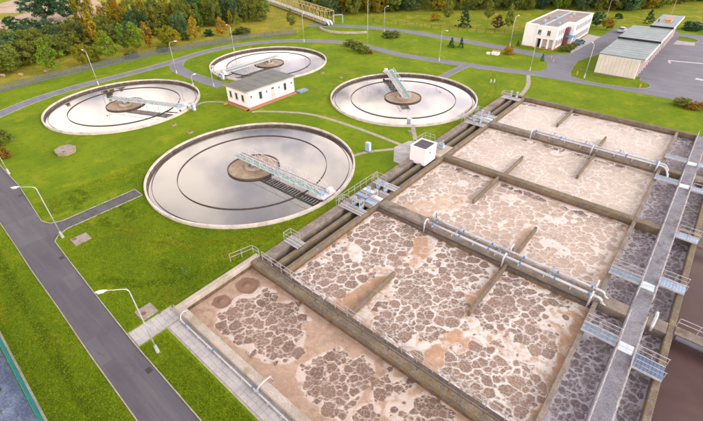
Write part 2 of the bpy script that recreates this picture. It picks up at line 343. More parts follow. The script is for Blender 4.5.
# leaves: one shared material, tinted by each object's own colour
def leaf_mat():
    m, t, b = new_mat('leaves')
    oi = nn(t, 'ShaderNodeObjectInfo'); at = nn(t, 'ShaderNodeAttribute', attribute_name='tone')
    hs = nn(t, 'ShaderNodeHueSaturation'); lk(t, oi.outputs['Color'], hs.inputs['Color'])
    lk(t, rmp(t, at.outputs['Fac'], 0, 1, .475, .525), hs.inputs['Hue']); lk(t, rmp(t, at.outputs['Fac'], 0, 1, .6, 1.5), hs.inputs['Value'])
    lk(t, hs.outputs[0], b.inputs['Base Color']); b.inputs['Roughness'].default_value = .7; b.inputs['Specular IOR Level'].default_value = .25
    tr = nn(t, 'ShaderNodeBsdfTranslucent'); lk(t, hs.outputs[0], tr.inputs[0])
    ms = nn(t, 'ShaderNodeMixShader', i_0=.35); lk(t, b.outputs[0], ms.inputs[1]); lk(t, tr.outputs[0], ms.inputs[2])
    lk(t, ms.outputs[0], t.nodes['Material Output'].inputs[0]); return m
M['leaf'] = leaf_mat()
def blade_mat():
    m, t, b = new_mat('grass_blades')
    at = nn(t, 'ShaderNodeAttribute', attribute_name='tone')
    c = mixc(t, rmp(t, at.outputs['Fac'], 0, 1), (.08,.145,.005), (.21,.27,.012))
    lk(t, c, b.inputs['Base Color']); b.inputs['Roughness'].default_value = .9; b.inputs['Specular IOR Level'].default_value = .1
    return m
M['blade'] = blade_mat()

# ------------------------------------------------------------------ ground, roads, paths
g = MB(); BIG = 2500
g.add([(-BIG,-BIG,0),(BIG,-BIG,0),(BIG,BIG,0),(-BIG,BIG,0)], [(0,1,2,3)])
# the ground sheet has openings where the pools and tanks are sunk: built as a frame of strips
TANKS = [(-47.1,31.7,15.40),(-88.6,31.7,14.75),(-87.7,69.2,15.0),(-46.1,69.9,15.0)]
def ground_mesh():
    xs = [-BIG,-400,-110,-70,-30.2,0,40,400,BIG]
    import bmesh
    bm = bmesh.new()
    ring_in = []
    outer = [bm.verts.new(v) for v in ((-BIG,-BIG,0),(BIG,-BIG,0),(BIG,BIG,0),(-BIG,BIG,0))]
    edges = [bm.edges.new((outer[i], outer[(i+1)%4])) for i in range(4)]
    def hole(pts):
        vs = [bm.verts.new((x,y,0)) for x,y in pts]
        return [bm.edges.new((vs[i], vs[(i+1)%len(vs)])) for i in range(len(vs))]
    edges += hole([(-30.3,9.3),(40,9.3),(40,83.7),(-28.8,83.7),(-28.8,18.5),(-30.3,18.5)])
    for cx,cy,r in TANKS:
        edges += hole([(cx+(r-.2)*math.cos(2*math.pi*k/64), cy+(r-.2)*math.sin(2*math.pi*k/64)) for k in range(64)])
    bmesh.ops.triangle_fill(bm, use_beauty=True, use_dissolve=False, edges=edges)
    for f in bm.faces:
        if f.normal.z < 0: f.normal_flip()
    me = bpy.data.meshes.new('ground'); bm.to_mesh(me); bm.free(); me.materials.append(M['lawn']); return me
tag(link('ground', ground_mesh()), kind='structure')

def strip(pts, w):           # polygon outline of a strip of width w along pts
    L, Rr = [], []
    P = [Vector((*p, 0)) for p in pts]
    for i, p in enumerate(P):
        d = (P[min(i+1,len(P)-1)]-P[max(i-1,0)]).normalized(); n = Vector((-d.y, d.x, 0))*w/2
        L.append(p+n); Rr.append(p-n)
    return L, Rr
def smooth_path(pts, k=4):
    out = []
    for i in range(len(pts)-1):
        p0, p1, p2, p3 = [Vector(pts[max(0,min(len(pts)-1,j))]) for j in (i-1,i,i+1,i+2)]
        for s_ in range(k):
            u = s_/k
            out.append(tuple(.5*((2*p1)+(p2-p0)*u+(2*p0-5*p1+4*p2-p3)*u*u+(3*p1-p0-3*p2+p3)*u**3)))
    return out+[tuple(pts[-1])]
def road(name, pts, w, m, z, kerb=True, k=5):
    pp = smooth_path(pts, k); L, Rr = strip(pp, w); b = MB(); n = len(pp)
    b.add([(p.x,p.y,z) for p in L]+[(p.x,p.y,z) for p in Rr], [(i+1,i,n+i,n+i+1) for i in range(n-1)])
    for i, f in enumerate(b.f): b.f[i] = f[::-1] if False else f
    o = structure(name, b, m)
    if kerb:
        for sd_ in (L, Rr):
            kb = MB()
            for i in range(n-1): kb.bar((sd_[i].x,sd_[i].y,z+.01), (sd_[i+1].x,sd_[i+1].y,z+.01), .09, .09)
            kb.build('kerb', M['kerb'], o)
    return o
# main service road, both edges as surveyed
RE = [(14,4.4),(-19,4.5),(-30,4.6),(-36,4.8),(-46,5.2),(-51.2,5.45),(-57,5.9),(-69,6.9),(-78,7.0),(-96,8.0)]
LE = [(14,1.2),(-23,1.4),(-32,1.55),(-40,1.8),(-48,1.95),(-54,2.2),(-60.7,2.4),(-75,3.0),(-85,3.4),(-100,4.0)]
b = MB(); n = len(RE)
b.add([(x,y,.004) for x,y in RE]+[(x,y,.004) for x,y in LE], [(i,i+1,n+i+1,n+i) for i in range(n-1)])
mr = structure('service_road', b, M['asphalt'])
for ed in (RE, LE):
    kb = MB()
    for i in range(len(ed)-1):
        if ed is RE and i == 5: continue
        kb.bar((*ed[i], .02), (*ed[i+1], .02), .09, .09)
    kb.build('kerb', M['kerb'], mr)
M['asphalt3'] = asphalt_mat('asphalt_patch', (.105,.10,.118), (.088,.084,.10), (.07,.066,.08), (.13,.125,.145))
structure('asphalt_patch', MB().poly([(-59.6,2.50),(-53.2,2.25),(-53.0,5.2),(-55.8,5.7),(-59.4,6.0)], .0075), M['asphalt3'])
structure('asphalt_patch', MB().poly([(-33.5,1.75),(-29.8,1.68),(-29.9,2.6),(-33.4,2.7)], .0075), M['asphalt3'])
structure('asphalt_patch', MB().poly([(-44.0,3.6),(-41.2,3.5),(-41.1,4.7),(-43.9,4.8)], .0075), M['asphalt3'])
for x_, y_ in ((-26.4,4.1),(-47.5,4.85),(-66.0,6.2)):
    q_ = MB().box(x_-.3,x_+.3,y_-.22,y_+.22,.006,.022)
    for k_ in range(5): q_.box(x_-.24+k_*.11,x_-.20+k_*.11,y_-.18,y_+.18,.022,.03)
    tag(q_.build('drain_grate', M['dark_iron']), {-26.4:'iron drain grate in the road near the bottom edge',-47.5:'iron drain grate in the road by the side road lamp',-66.0:'iron drain grate in the road near the left edge'}[x_], 'drain', 'drain grates in the service road')
pt = MB().poly([(-51.2,5.4),(-52.2,6.2),(-52.75,7.4),(-52.75,17.0),(-55.0,17.0),(-55.0,7.6),(-55.6,6.4),(-57.0,5.85)], .006)
sr_ = structure('side_road', pt, M['asphalt'])
kb = MB()
for l in ([(-51.2,5.45),(-52.2,6.2),(-52.75,7.4),(-52.75,17.0)], [(-52.75,17.0),(-55.0,17.0)], [(-55.0,17.0),(-55.0,7.6),(-55.6,6.4),(-57,5.9)]):
    for i in range(len(l)-1): kb.bar((*l[i],.02),(*l[i+1],.02),.13,.10)
kb.build('kerb', M['kerb'], sr_)
# asphalt patch seams on the road
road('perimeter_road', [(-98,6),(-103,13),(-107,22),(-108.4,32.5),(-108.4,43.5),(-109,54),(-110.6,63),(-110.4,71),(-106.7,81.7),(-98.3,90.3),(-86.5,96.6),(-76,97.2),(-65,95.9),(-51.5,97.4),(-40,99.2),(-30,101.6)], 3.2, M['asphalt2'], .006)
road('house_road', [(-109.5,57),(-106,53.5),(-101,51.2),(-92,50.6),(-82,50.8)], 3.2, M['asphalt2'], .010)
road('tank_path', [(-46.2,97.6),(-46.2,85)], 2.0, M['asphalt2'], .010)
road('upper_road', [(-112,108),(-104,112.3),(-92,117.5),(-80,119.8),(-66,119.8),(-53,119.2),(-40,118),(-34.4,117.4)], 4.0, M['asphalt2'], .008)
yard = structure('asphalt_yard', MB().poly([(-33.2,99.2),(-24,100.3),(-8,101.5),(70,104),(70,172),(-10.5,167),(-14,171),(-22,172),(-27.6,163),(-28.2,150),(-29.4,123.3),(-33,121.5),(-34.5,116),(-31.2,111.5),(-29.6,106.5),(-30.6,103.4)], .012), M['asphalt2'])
# lawn islands laid over the yard
def island(pts): 
    o = structure('lawn_island', MB().poly(smooth_path(pts+[pts[0]], 4)[:-1], .016), M['lawn'])
    kb = MB(); q = smooth_path(pts+[pts[0]], 4)
    for i in range(len(q)-1): kb.bar((*q[i],.03),(*q[i+1],.03),.14,.10)
    kb.build('kerb', M['kerb'], o); return o
island([(-25.8,118),(-24.2,106.6),(-21.5,103.6),(-17,102.9),(-11,103.9),(-8.3,106),(-8.4,108.8),(-10.6,110.6),(-11.4,113),(-20,114),(-21,130),(-22.2,131)])
island([(-10.4,162.5),(-7,161.5),(-5.0,158.5),(-6.2,156.2),(-9.6,157.2)])
structure('drive_apron', MB().poly([(-31.8,132.5),(-29.3,123.6),(-28.0,148.2),(-32,149.4)], .020), M['paver'])
for pts in ([(-8.3,131.2),(-1.0,133.3),(-1.0,134.1),(-8.4,132.0)], [(-8.3,131.3),(-7.8,131.2),(-7.4,129.2),(-7.9,129.2)], [(-1.4,118.6),(.6,118.2),(.6,119.6),(-1.2,119.8)]):
    structure('road_marking', MB().poly(pts, .016), M['paint'])
structure('drive_apron', MB().poly([(-10,150.5),(-5.2,152),(-5.4,155.6),(-9.8,156.2)], .018), M['paver'])
# thin concrete footpaths
road('footpath', [(-64.5,45.2),(-62.8,47.0),(-55,51.4),(-45,52.2),(-33.5,51.6)], .75, M['kerb'], .010, False)
road('footpath', [(-32.9,50.6),(-36.3,46.6),(-37.6,43.6)], .75, M['kerb'], .014, False)
road('footpath', [(-33,54.6),(-36.6,59.2)], .75, M['kerb'], .018, False)
road('footpath', [(-27.3,84.2),(-28.5,92),(-31.3,99.6)], .9, M['kerb'], .010, False)
road('footpath', [(-73.0,45.2),(-76.5,42.6),(-76,39.2)], .7, M['kerb'], .010, False)
structure('hut_forecourt', MB().poly([(-29.3,46.2),(-31.5,46.2),(-34.2,50.2),(-33.6,53.6),(-29.3,56.5)], .022), M['paver'])
# paved path in front of the pools, slab by slab
path = structure('paved_path', MB().poly([(-31.5,4.66),(-29.3,4.66),(-29.3,7.35),(6,7.2),(6,9.2),(-31.5,9.2)], .006), M['kerb'])
sl = MB().bbox(0,.488,0,.488,0,.035,.006).mesh('paving_slab'); sl.materials.append(M['paver'])
cnt = 0
def slab_at(x, y):
    o = link('paving_slab', sl, path, (x, y, .008+random.uniform(0,.010))); o.rotation_euler = (random.uniform(-.008,.008), random.uniform(-.008,.008), 0)
for i in range(4):
    for j in range(9): slab_at(-31.4+i*.5, 4.75+j*.5)
for i in range(44):
    for j in range(3): slab_at(-29.2+i*.5, 7.5+j*.5)
structure('meadow', MB().poly([(-119.2,-60),(-119.2,17),(-120.5,28),(-120.2,53),(-117.8,67),(-114.9,80),(-106,96),(-114,112),(-135,135),(-260,160),(-260,-60)], .005), M['meadow'])
structure('meadow', MB().poly([(-104,126),(-84,127.5),(-66,130),(-50,136),(-44,152),(-30,166),(-18,176),(60,190),(60,330),(-150,330),(-150,160),(-118,122)], .005), M['meadow2'])
structure('bare_field', MB().poly([(-166,-40),(-170,40),(-172,52),(-182,66),(-205,80),(-330,110),(-460,60),(-420,-80)], .009), M['sand'])
structure('field_strip', MB().poly([(-262,52),(-300,30),(-420,20),(-420,70),(-275,64)], .013), M['meadow2'])
structure('field_strip', MB().poly([(-216,40),(-222,30),(-232,34),(-236,48),(-226,56)], .013), M['meadow'])
structure('bluish_gravel', MB().poly([(-120,-2.6),(-39.3,-3.35),(10,-3.9),(10,-60),(-120,-60)], .006), M['bluegravel'])

def track_mat(name, ca, cb, lo, hi):
    m, t, b = new_mat(name); at = nn(t, 'ShaderNodeAttribute', attribute_name='edge')
    n_ = nz(t, 1.2, 6, .7); f = nz(t, 16, 3, .8)
    c = mixc(t, rmp(t, f.outputs['Fac'], .3, .7), ca, cb); lk(t, c, b.inputs['Base Color']); b.inputs['Roughness'].default_value = .95; b.inputs['Specular IOR Level'].default_value = .1
    a_ = mth(t, 'MULTIPLY', rmp(t, at.outputs['Fac'], 0, .8), rmp(t, mth(t, 'ADD', mth(t, 'MULTIPLY', n_.outputs['Fac'], .6), mth(t, 'MULTIPLY', f.outputs['Fac'], .4)), lo, hi))
    lk(t, a_, b.inputs['Alpha']); return m
M['track'] = track_mat('worn_grass', (.17,.20,.009), (.235,.245,.013), .40, .62)
M['lush'] = track_mat('lush_grass', (.05,.098,.003), (.08,.135,.005), .42, .60)
def worn(name, pts, w, m, z=.004):
    pp = smooth_path(pts, 6); L, Rr = strip(pp, w); n = len(pp); b = MB()
    vs = [(p.x,p.y,z) for p in L]+[(*p,z) for p in pp]+[(p.x,p.y,z) for p in Rr]
    b.add(vs, [(i+1,i,n+i,n+i+1) for i in range(n-1)]+[(n+i+1,n+i,2*n+i,2*n+i+1) for i in range(n-1)])
    o = structure(name, b, m); at = o.data.attributes.new('edge','FLOAT','POINT'); at.data.foreach_set('value', np.array([0.]*n+[1.]*n+[0.]*n, dtype=np.float32)); return o
for dx in (0, 1.5):
    worn('tyre_track', [(-45-dx*.3,11.5-dx),(-41-dx*.4,13.5-dx*.8),(-37,17-dx*.6),(-33.5+dx*.2,21.5-dx*.3),(-31.5+dx*.3,26),(-30.9+dx*.3,31),(-30.6+dx*.3,40)], .7, M['track'])
    worn('tyre_track', [(-31.2-dx*.4,58),(-30.6-dx,66),(-31-dx,74),(-31.6-dx,82),(-35-dx*.6,90),(-38-dx*.2,96)], .7, M['track'])
worn('lush_strip', [(-60,.6),(-50,.1),(-44,-.2),(-38,-.3),(-32,-.5),(-26,-.6),(-20,-.7)], 1.3, M['lush'])
worn('lush_strip', [(-41,6.2),(-38,7.6),(-35.5,9.6),(-33,13)], 1.6, M['lush'])
for a in range(9):
    q = Vector((random.uniform(-62,-33), random.uniform(8.5,15), 0)); worn('worn_patch', [(q.x,q.y),(q.x+random.uniform(1,3),q.y+random.uniform(-.6,.6)),(q.x+random.uniform(3,5),q.y+random.uniform(-1,1))], random.uniform(1,2.4), M['track'] if a%2 else M['lush'], .0045+.0003*a)
# ------------------------------------------------------------------ aeration basins
block = thing('aeration_basins', 'block of rectangular concrete aeration pools with brown foam, right half of the photo', 'basin', (-13,46,0))
TOP = .6
def wall(x0,x1,y0,y1,m='conc',name='wall',z1=TOP,z0=-2.2,label=None,parent=None):
    o = MB().bbox(x0,x1,y0,y1,z0,z1,.04).build(name, M[m], parent or block)
    if label: o['label'] = label
    return o
wall(-30.55,-29.95,8.95,18.9,'conc_pale','outer_wall')
wall(-29.95,40,8.95,9.65,'conc_pale','front_wall',.58)
wA_ = wall(-29.85,-.2,17.65,18.5,'conc_moss','cross_wall')
wall(-29.85,-.25,18.5,18.95,'conc_dark','cross_wall_ledge',.42)
wall(-29.85,-28.65,18.95,83.3,'conc','channel_outer_wall')      # broad outer channel wall
wall(-27.75,-27.3,18.95,83.3,'conc_moss','channel_middle_wall',.52)
wall(-26.35,-25.8,18.95,83.3,'conc_moss','channel_inner_wall',.56)
MB().box(-28.65,-26.35,18.95,83.3,-2.2,-.55).build('channel_floor', M['conc_dark'], block)
for y0,y1,mm in ((35.0,36.5,'conc'),(51.45,52.4,'conc_moss'),(67.3,68.5,'conc')):
    wall(-25.8,-.2,y0,y1,mm,'cross_wall')
for yy in (34.62,36.5): wall(-25.8,-.2,yy,yy+.38,'conc_dark','cross_wall_ledge',.16)  # dark strips added to paint the shade under the overhanging wall top
wall(-29.85,6.2,83.3,83.95,'conc_moss','back_wall')
for a,c in ((9.75,17.65),(18.95,35.0),(36.5,51.45),(52.4,67.3),(68.5,83.3)): 
    wall(-.2,.2,a,c,'conc','side_wall',.55)
wall(2.62,4.05,9.75,83.3,'slab','gallery_slab',.62)
wall(5.7,6.2,9.75,83.3,'conc_moss','gallery_outer_wall',.57)
for y0,y1 in ((17.65,18.5),(35.0,36.5),(51.45,52.4),(67.3,68.5)):
    wall(-.2,2.62,y0,y1,'conc_moss' if y0>40 else 'conc','gallery_cross_wall',.54)
    wall(4.05,5.7,y0,y1,'conc','gallery_cross_wall',.53)
wall(6.2,40,35.3,36.4,'conc','walkway',.66,.2)
wall(6.2,40,50.6,51.2,'conc_moss','walkway',.60,.2)
for x in (9,15,21,27,33): wall(x,x+.4,35.6,36.1,'conc','walkway_pier',.2,-2.2)
wall(39.6,40,9.75,83.3,'conc','far_side_wall'); wall(6.2,39.6,83.3,83.95,'conc_moss','back_wall')
# lower plinth bands along the cross walls
# baffles: half-length planks standing in the pools
for x,y0,y1 in ((-17.2,18.95,26.4),(-8.7,26.5,35.0),(-17.0,43.8,51.45),(-8.6,36.5,43.2),(-16.7,52.4,59.4),(-8.5,58.7,67.3),(-16.6,74.9,83.3),(-8.7,68.5,74.5)):
    wall(x-.14,x+.14,y0,y1,'conc_moss','baffle',.42)
# wet, slimy band at the water line
M['wet'] = surf('slime_band', (.14,.095,.065), (.09,.062,.045), 1.2, .6, .3, 7, .3, stain=(.19,.13,.05), sscale=1.6)
def band(x0,x1,y0,y1,zt):
    e = .015
    for a in ((x0,x0+e,y0,y1),(x1-e,x1,y0,y1),(x0+e,x1-e,y0,y0+e),(x0+e,x1-e,y1-e,y1)): MB().box(*a,-1.5,zt).build('slime_band', M['wet'], block)
band(-29.95,39.6,9.65,17.65,.02)
for a,c in ((18.95,34.62),(36.88,51.45),(52.4,67.3),(68.5,83.3)): band(-25.8,-.2,a,c,.06)
# foam surfaces
def inpoly_sd(X, Y, poly):
    P = np.array(poly); n = len(P); d = np.full(X.shape, 1e9); ins = np.zeros(X.shape, bool)
    for i in range(n):
        a, c = P[i], P[(i+1)%n]; e = c-a; L = (e@e)+1e-9
        t_ = np.clip(((X-a[0])*e[0]+(Y-a[1])*e[1])/L, 0, 1)
        d = np.minimum(d, np.hypot(X-a[0]-t_*e[0], Y-a[1]-t_*e[1]))
        cond = ((a[1] > Y) != (c[1] > Y)) & (X < (c[0]-a[0])*(Y-a[1])/(c[1]-a[1]+1e-12)+a[0]); ins ^= cond
    return np.where(ins, d, -d)
def bubbles(x0,x1,y0,y1, sizes, r):
    # packed round bubbles, large ones first
    C = np.zeros((0,3)); 
    for rmin, rmax, tries in sizes:
        for _ in range(tries):
            c = np.array([r.uniform(x0-.5,x1+.5), r.uniform(y0-.5,y1+.5)]); rad = r.uniform(rmin,rmax)
            if len(C) == 0 or np.all(np.hypot(C[:,0]-c[0],C[:,1]-c[1]) > .86*(rad+C[:,2])): C = np.vstack([C,[c[0],c[1],rad]])
    return C
def foam(name, x0,x1,y0,y1, m, base, plumes=(), tans=(), z=0.0, step=.1, edge=1.0, boils=(), size=.68, vein=.035, dens=7.0, clus=1.5, thick=1.6, xv=None):
    r = np.random.default_rng(int(abs(x0*31+y0*7))+5)
    x1_ = x1; x1 = min(x1, xv) if xv else x1
    nx, ny = int((x1-x0)/step)+2, int((y1-y0)/step)+2
    X, Y = np.meshgrid(np.linspace(x0,x1,nx), np.linspace(y0,y1,ny))
    wob = r.uniform(0,6.28,(3,6))
    def fieldn(X, Y, k, i): 
        return (np.sin(X*k+wob[i,0]+1.3*np.sin(Y*k*.7+wob[i,1]))+np.sin(Y*k*1.1+wob[i,2]+1.2*np.sin(X*k*.8+wob[i,3]))+.6*np.sin((X+Y)*k*1.7+wob[i,4]))/2.6
    def mfield(X, Y):
        mm = np.full(np.shape(X), float(base))
        for L in (plumes, tans):
            for pl, val in L:
                s_ = np.clip(inpoly_sd(X,Y,pl)/.5+.5, 0, 1); mm = mm*(1-s_)+val*s_
        de = np.minimum(np.minimum(X-x0,x1_-X), np.minimum(Y-y0,y1-Y)); return mm*np.clip(de/edge+.15, 0, 1)
    mm = mfield(X, Y)
    area = (x1-x0)*(y1-y0); k = area*dens
    C = bubbles(x0,x1,y0,y1, [(.62*size,1.0*size,int(k*.12)),(.36*size,.62*size,int(k*.8)),(.17*size,.36*size,int(k*2.2)),(.09*size,.17*size,int(k*2.2))], r)
    cm = mfield(C[:,0], C[:,1]) + .22*fieldn(C[:,0],C[:,1],.9,2) + r.uniform(-.22,.22,len(C))
    for bx,by,br in boils: cm = np.where(np.hypot(C[:,0]-bx,C[:,1]-by) < br*1.3, -1, cm)
    opn = np.clip((cm-.28)/.42, 0, 1); lim = C[:,2]*(opn*1.35-.05); ctone = np.clip(r.uniform(-.1,1.1,len(C)),0,1)
    G = np.stack([r.uniform(x0-1,x1+1,int(area/clus**2)+4), r.uniform(y0-1,y1+1,int(area/clus**2)+4)],-1)
    cl = np.array([np.argmin(np.hypot(G[:,0]-c[0],G[:,1]-c[1])) for c in C])
    ctone = .55*ctone + .45*r.uniform(0,1,len(G))[cl]
    # organic outlines: look the cells up through a wavy coordinate
    Xw = X + .22*size*fieldn(X,Y,2.6,0) + .08*size*fieldn(X,Y,6.1,1); Yw = Y + .22*size*fieldn(X,Y,2.9,1) + .08*size*fieldn(X,Y,5.7,2)
    Hc = np.full(X.shape, -.5); To = np.zeros(X.shape)
    T = max(8, int(2.0/step))
    for a in range(0, ny, T):
        for c in range(0, nx, T):
            sx, sy = Xw[a:a+T,c:c+T], Yw[a:a+T,c:c+T]
            sel = (C[:,0] > sx.min()-1.6*size) & (C[:,0] < sx.max()+1.6*size) & (C[:,1] > sy.min()-1.6*size) & (C[:,1] < sy.max()+1.6*size)
            K = C[sel]
            if len(K) < 2: continue
            d = np.hypot(sx[...,None]-K[:,0], sy[...,None]-K[:,1]); aw = d-K[:,2]
            i1 = aw.argmin(-1); d1 = np.take_along_axis(aw,i1[...,None],-1)[...,0]; cd = np.take_along_axis(d,i1[...,None],-1)[...,0]
            np.put_along_axis(aw, i1[...,None], 1e9, -1); i2 = aw.argmin(-1); d2 = np.take_along_axis(aw,i2[...,None],-1)[...,0]; kc = cl[sel]; same = (kc[i1] == kc[i2]) & (opn[sel][i1] > .3) & (opn[sel][i2] > .3)
            Hc[a:a+T,c:c+T] = np.minimum((d2-d1)/2-vein*(1+.8*fieldn(sx,sy,1.1,2))*np.where(same,.5,thick), np.where(same & (cd > .6*K[i1,2]), 1., lim[sel][i1]-cd)); To[a:a+T,c:c+T] = ctone[sel][i1]
    Z = np.full(X.shape, z) + .04*np.sin(X*.9+Y*.5)*np.cos(Y*.8-X*.3) + .05*np.clip(-Hc*4,-.3,.6)
    BO = np.zeros(X.shape)
    for bx,by,br in boils:
        rr = np.hypot(X-bx,(Y-by)); BO = np.maximum(BO, np.clip(1-rr/br, 0, 1)); Z += .16*np.exp(-(rr/(br*.22))**2) - .05*np.exp(-((rr-br*.6)/(br*.25))**2)
    vs = np.stack([X,Y,Z],-1).reshape(-1,3); idx = np.arange(nx*ny).reshape(ny,nx)
    fs = np.stack([idx[:-1,:-1],idx[:-1,1:],idx[1:,1:],idx[1:,:-1]],-1).reshape(-1,4)
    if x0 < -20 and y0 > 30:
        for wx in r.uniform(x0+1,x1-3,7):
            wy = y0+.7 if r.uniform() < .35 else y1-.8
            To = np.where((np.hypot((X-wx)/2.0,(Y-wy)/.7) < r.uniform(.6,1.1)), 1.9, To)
    at_ = {'plume':mm,'boil':BO,'cell':Hc,'tone':To}
    if x1 < x1_:      # the rest of the pool, outside the photograph
        n0 = len(vs); vs = np.vstack([vs,[(x1,y0,z),(x1_,y0,z),(x1_,y1,z),(x1,y1,z)]]); 
        at_ = {k_: np.append(v.ravel(),[0.]*4 if k_ != 'cell' else [-.5]*4) for k_, v in at_.items()}; fl = fs.tolist()+[[n0,n0+1,n0+2,n0+3]]
    else: fl = fs.tolist()
    me = bpy.data.meshes.new(name); me.from_pydata(vs.tolist(), [], fl); me.update()
    me.polygons.foreach_set('use_smooth', [True]*len(me.polygons))
    for k_, v in at_.items():
        at = me.attributes.new(k_, 'FLOAT', 'POINT'); at.data.foreach_set('value', np.ravel(v).astype(np.float32))
    me.materials.append(m); return tag(link(name, me), kind='structure')
PL1 = [([(-27.5, 11.6), (-27.7, 13.9), (-26.8, 16.6), (-25.5, 17.1), (-24.1, 16.0), (-22.7, 15.2), (-21.0, 15.1), (-19.6, 15.5), (-18.8, 15.0), (-17.9, 13.4), (-18.0, 12.3), (-19.3, 11.2), (-21.5, 10.4), (-22.0, 10.9), (-22.8, 10.5), (-24.1, 10.6), (-25.1, 10.5), (-26.5, 10.8)], 0.9), ([(-23.8, 15.9), (-23.3, 17.2), (-22.1, 17.7), (-20.7, 16.8), (-20.0, 17.0), (-19.8, 16.7), (-20.4, 15.4), (-21.7, 15.1), (-22.8, 15.1)], 0.85), ([(-16.7, 11.8), (-17.2, 12.7), (-16.9, 13.9), (-16.2, 15.4), (-15.7, 16.2), (-15.0, 16.1), (-14.1, 15.8), (-13.7, 16.8), (-12.7, 16.9), (-11.9, 16.1), (-11.6, 14.7), (-11.6, 13.3), (-11.2, 12.1), (-11.4, 11.3), (-12.4, 11.1), (-13.4, 11.3), (-14.4, 11.1), (-15.4, 11.3)], 0.97), ([(-10.8, 10.7), (-11.0, 13.1), (-10.3, 14.1), (-9.5, 14.1), (-8.7, 12.5)], 0.85), ([(-9.6, 14.5), (-8.8, 15.4), (-7.9, 14.8), (-8.3, 14.0), (-9.0, 13.9)], 0.9), ([(-11.4, 15.4), (-11.1, 16.6), (-10.3, 16.9), (-9.4, 15.4), (-10.1, 14.5), (-10.7, 14.3)], 0.8), ([(-10.3, 16.8), (-9.5, 17.9), (-8.7, 17.4), (-8.9, 16.6), (-8.3, 16.3), (-9.0, 15.6), (-9.6, 16.0)], 0.75), ([(-8.5, 15.4), (-8.4, 16.5), (-7.8, 17.5), (-7.0, 17.9), (-6.0, 17.9), (-5.1, 17.2), (-4.0, 16.4), (-7.0, 13.9)], 1.0), ([(-11.9, 17.4), (-11.5, 18.1), (-10.5, 17.8), (-10.7, 16.9), (-11.4, 16.8)], 0.7)]
PL2 = [([(-25.2, 19.6), (-26.7, 21.8), (-26.0, 23.5), (-23.2, 23.8), (-20.0, 22.9), (-19.5, 20.7), (-20.5, 19.3), (-22.8, 18.8)], 0.95), ([(-27.0, 30.0), (-25.9, 33.3), (-22.4, 33.8), (-19.7, 33.4), (-19.0, 32.1), (-21.2, 29.2), (-24.2, 27.8)], 0.85), ([(-15.8, 34.0), (-14.1, 34.9), (-11.6, 34.8), (-10.1, 34.0), (-8.9, 31.1), (-10.8, 30.8), (-13.8, 31.5)], 0.98), ([(-8.0, 19.2), (-7.5, 21.7), (-5.4, 24.0), (-2.2, 24.8), (-1.1, 23.4), (-0.6, 20.6), (-2.2, 18.8), (-4.4, 18.5)], 0.92), ([(-16.2, 26.0), (-14.2, 28.6), (-11.5, 29.0), (-9.4, 28.1), (-9.4, 24.2), (-10.9, 21.5), (-13.6, 21.5)], 0.82), ([(-8.8, 31.2), (-6.7, 33.8), (-4.1, 33.4), (-2.8, 31.2), (-3.6, 28.3), (-6.7, 26.8), (-8.5, 28.0)], 0.9), ([(-12.1, 17.9), (-11.7, 19.5), (-9.6, 20.3), (-8.4, 19.1), (-9.4, 17.7)], 0.85)]
TN2 = [([(-20.3, 19.1), (-19.3, 22.0), (-18.3, 25.4), (-17.4, 27.0), (-16.9, 26.6), (-17.1, 19.5), (-17.9, 19.2)], 0.0), ([(-9.5, 28.7), (-9.4, 32.6), (-9.1, 34.2), (-8.4, 33.5), (-8.6, 26.9), (-9.1, 26.7)], 0.05), ([(-9.7, 17.8), (-9.7, 20.5), (-9.0, 24.4), (-8.1, 24.6), (-8.2, 21.5), (-7.6, 19.1), (-8.0, 18.2)], 0.08), ([(-1.5, 30.0), (-0.1, 33.9), (0.5, 33.7), (0.3, 24.5), (-0.2, 22.5), (-0.8, 26.6)], 0.15), ([(-19.1, 33.2), (-17.4, 34.3), (-16.1, 33.0), (-16.0, 30.5), (-16.0, 28.5), (-17.1, 28.8)], 0.15)]
TN3 = [([(-9.6, 38.0), (-10.1, 42.2), (-9.1, 44.6), (-8.5, 43.6), (-8.3, 37.7)], 0.0), ([(-20.2, 38.3), (-22.1, 40.2), (-20.8, 44.4), (-18.0, 44.8), (-16.5, 44.7), (-17.9, 41.8)], 0.25), ([(-0.6, 38.5), (-0.5, 47.2), (0.3, 53.8), (0.6, 52.0), (0.1, 38.5)], 0.25), ([(-24.0, 37.2), (-23.3, 40.8), (-20.0, 40.4), (-19.7, 37.5)], 0.15)]
def rosettes(x0,x1,y0,y1, seed, rmin=1.3, rmax=2.6, val=.92, gap=.35):
    r = np.random.default_rng(seed); out = []; C = []
    for _ in range(900):
        rad = r.uniform(rmin,rmax)*(1 if len(C) < 12 else .7); c = (r.uniform(x0+.6,x1-.6), r.uniform(y0+.6,y1-.6))
        if all(math.hypot(c[0]-a,c[1]-b_) > rad+q+gap for a,b_,q in C):
            C.append((*c,rad)); ph = r.uniform(0,6.28,3); sx = r.uniform(.85,1.2)
            out.append(([(c[0]+sx*rad*(1+.14*math.sin(2*t_+ph[0])+.10*math.sin(3*t_+ph[1])+.06*math.sin(5*t_+ph[2]))*math.cos(t_), c[1]+rad/sx*(1+.14*math.sin(2*t_+ph[0])+.10*math.sin(3*t_+ph[1])+.06*math.sin(5*t_+ph[2]))*math.sin(t_)) for t_ in [6.2832*k/20 for k in range(20)]], val+r.uniform(-.14,.08)))
    return out
PL3 = [([(-21.4, 45.5), (-19.0, 49.9), (-16.0, 49.9), (-15.5, 45.5), (-18.5, 43.1)], 0.8), ([(-28.1, 41.9), (-27.7, 47.7), (-23.3, 47.5), (-22.9, 42.7), (-25.5, 40.6)], 0.75)]
foam('foamy_water', -29.95,39.6, 9.65,17.65, FM[0], -.05, PL1, (), z=-.42, boils=((-28.3,15.7,1.45),(-28.5,12.7,1.15)), edge=.3, xv=3.0, vein=.034, clus=2.4, thick=1.4)
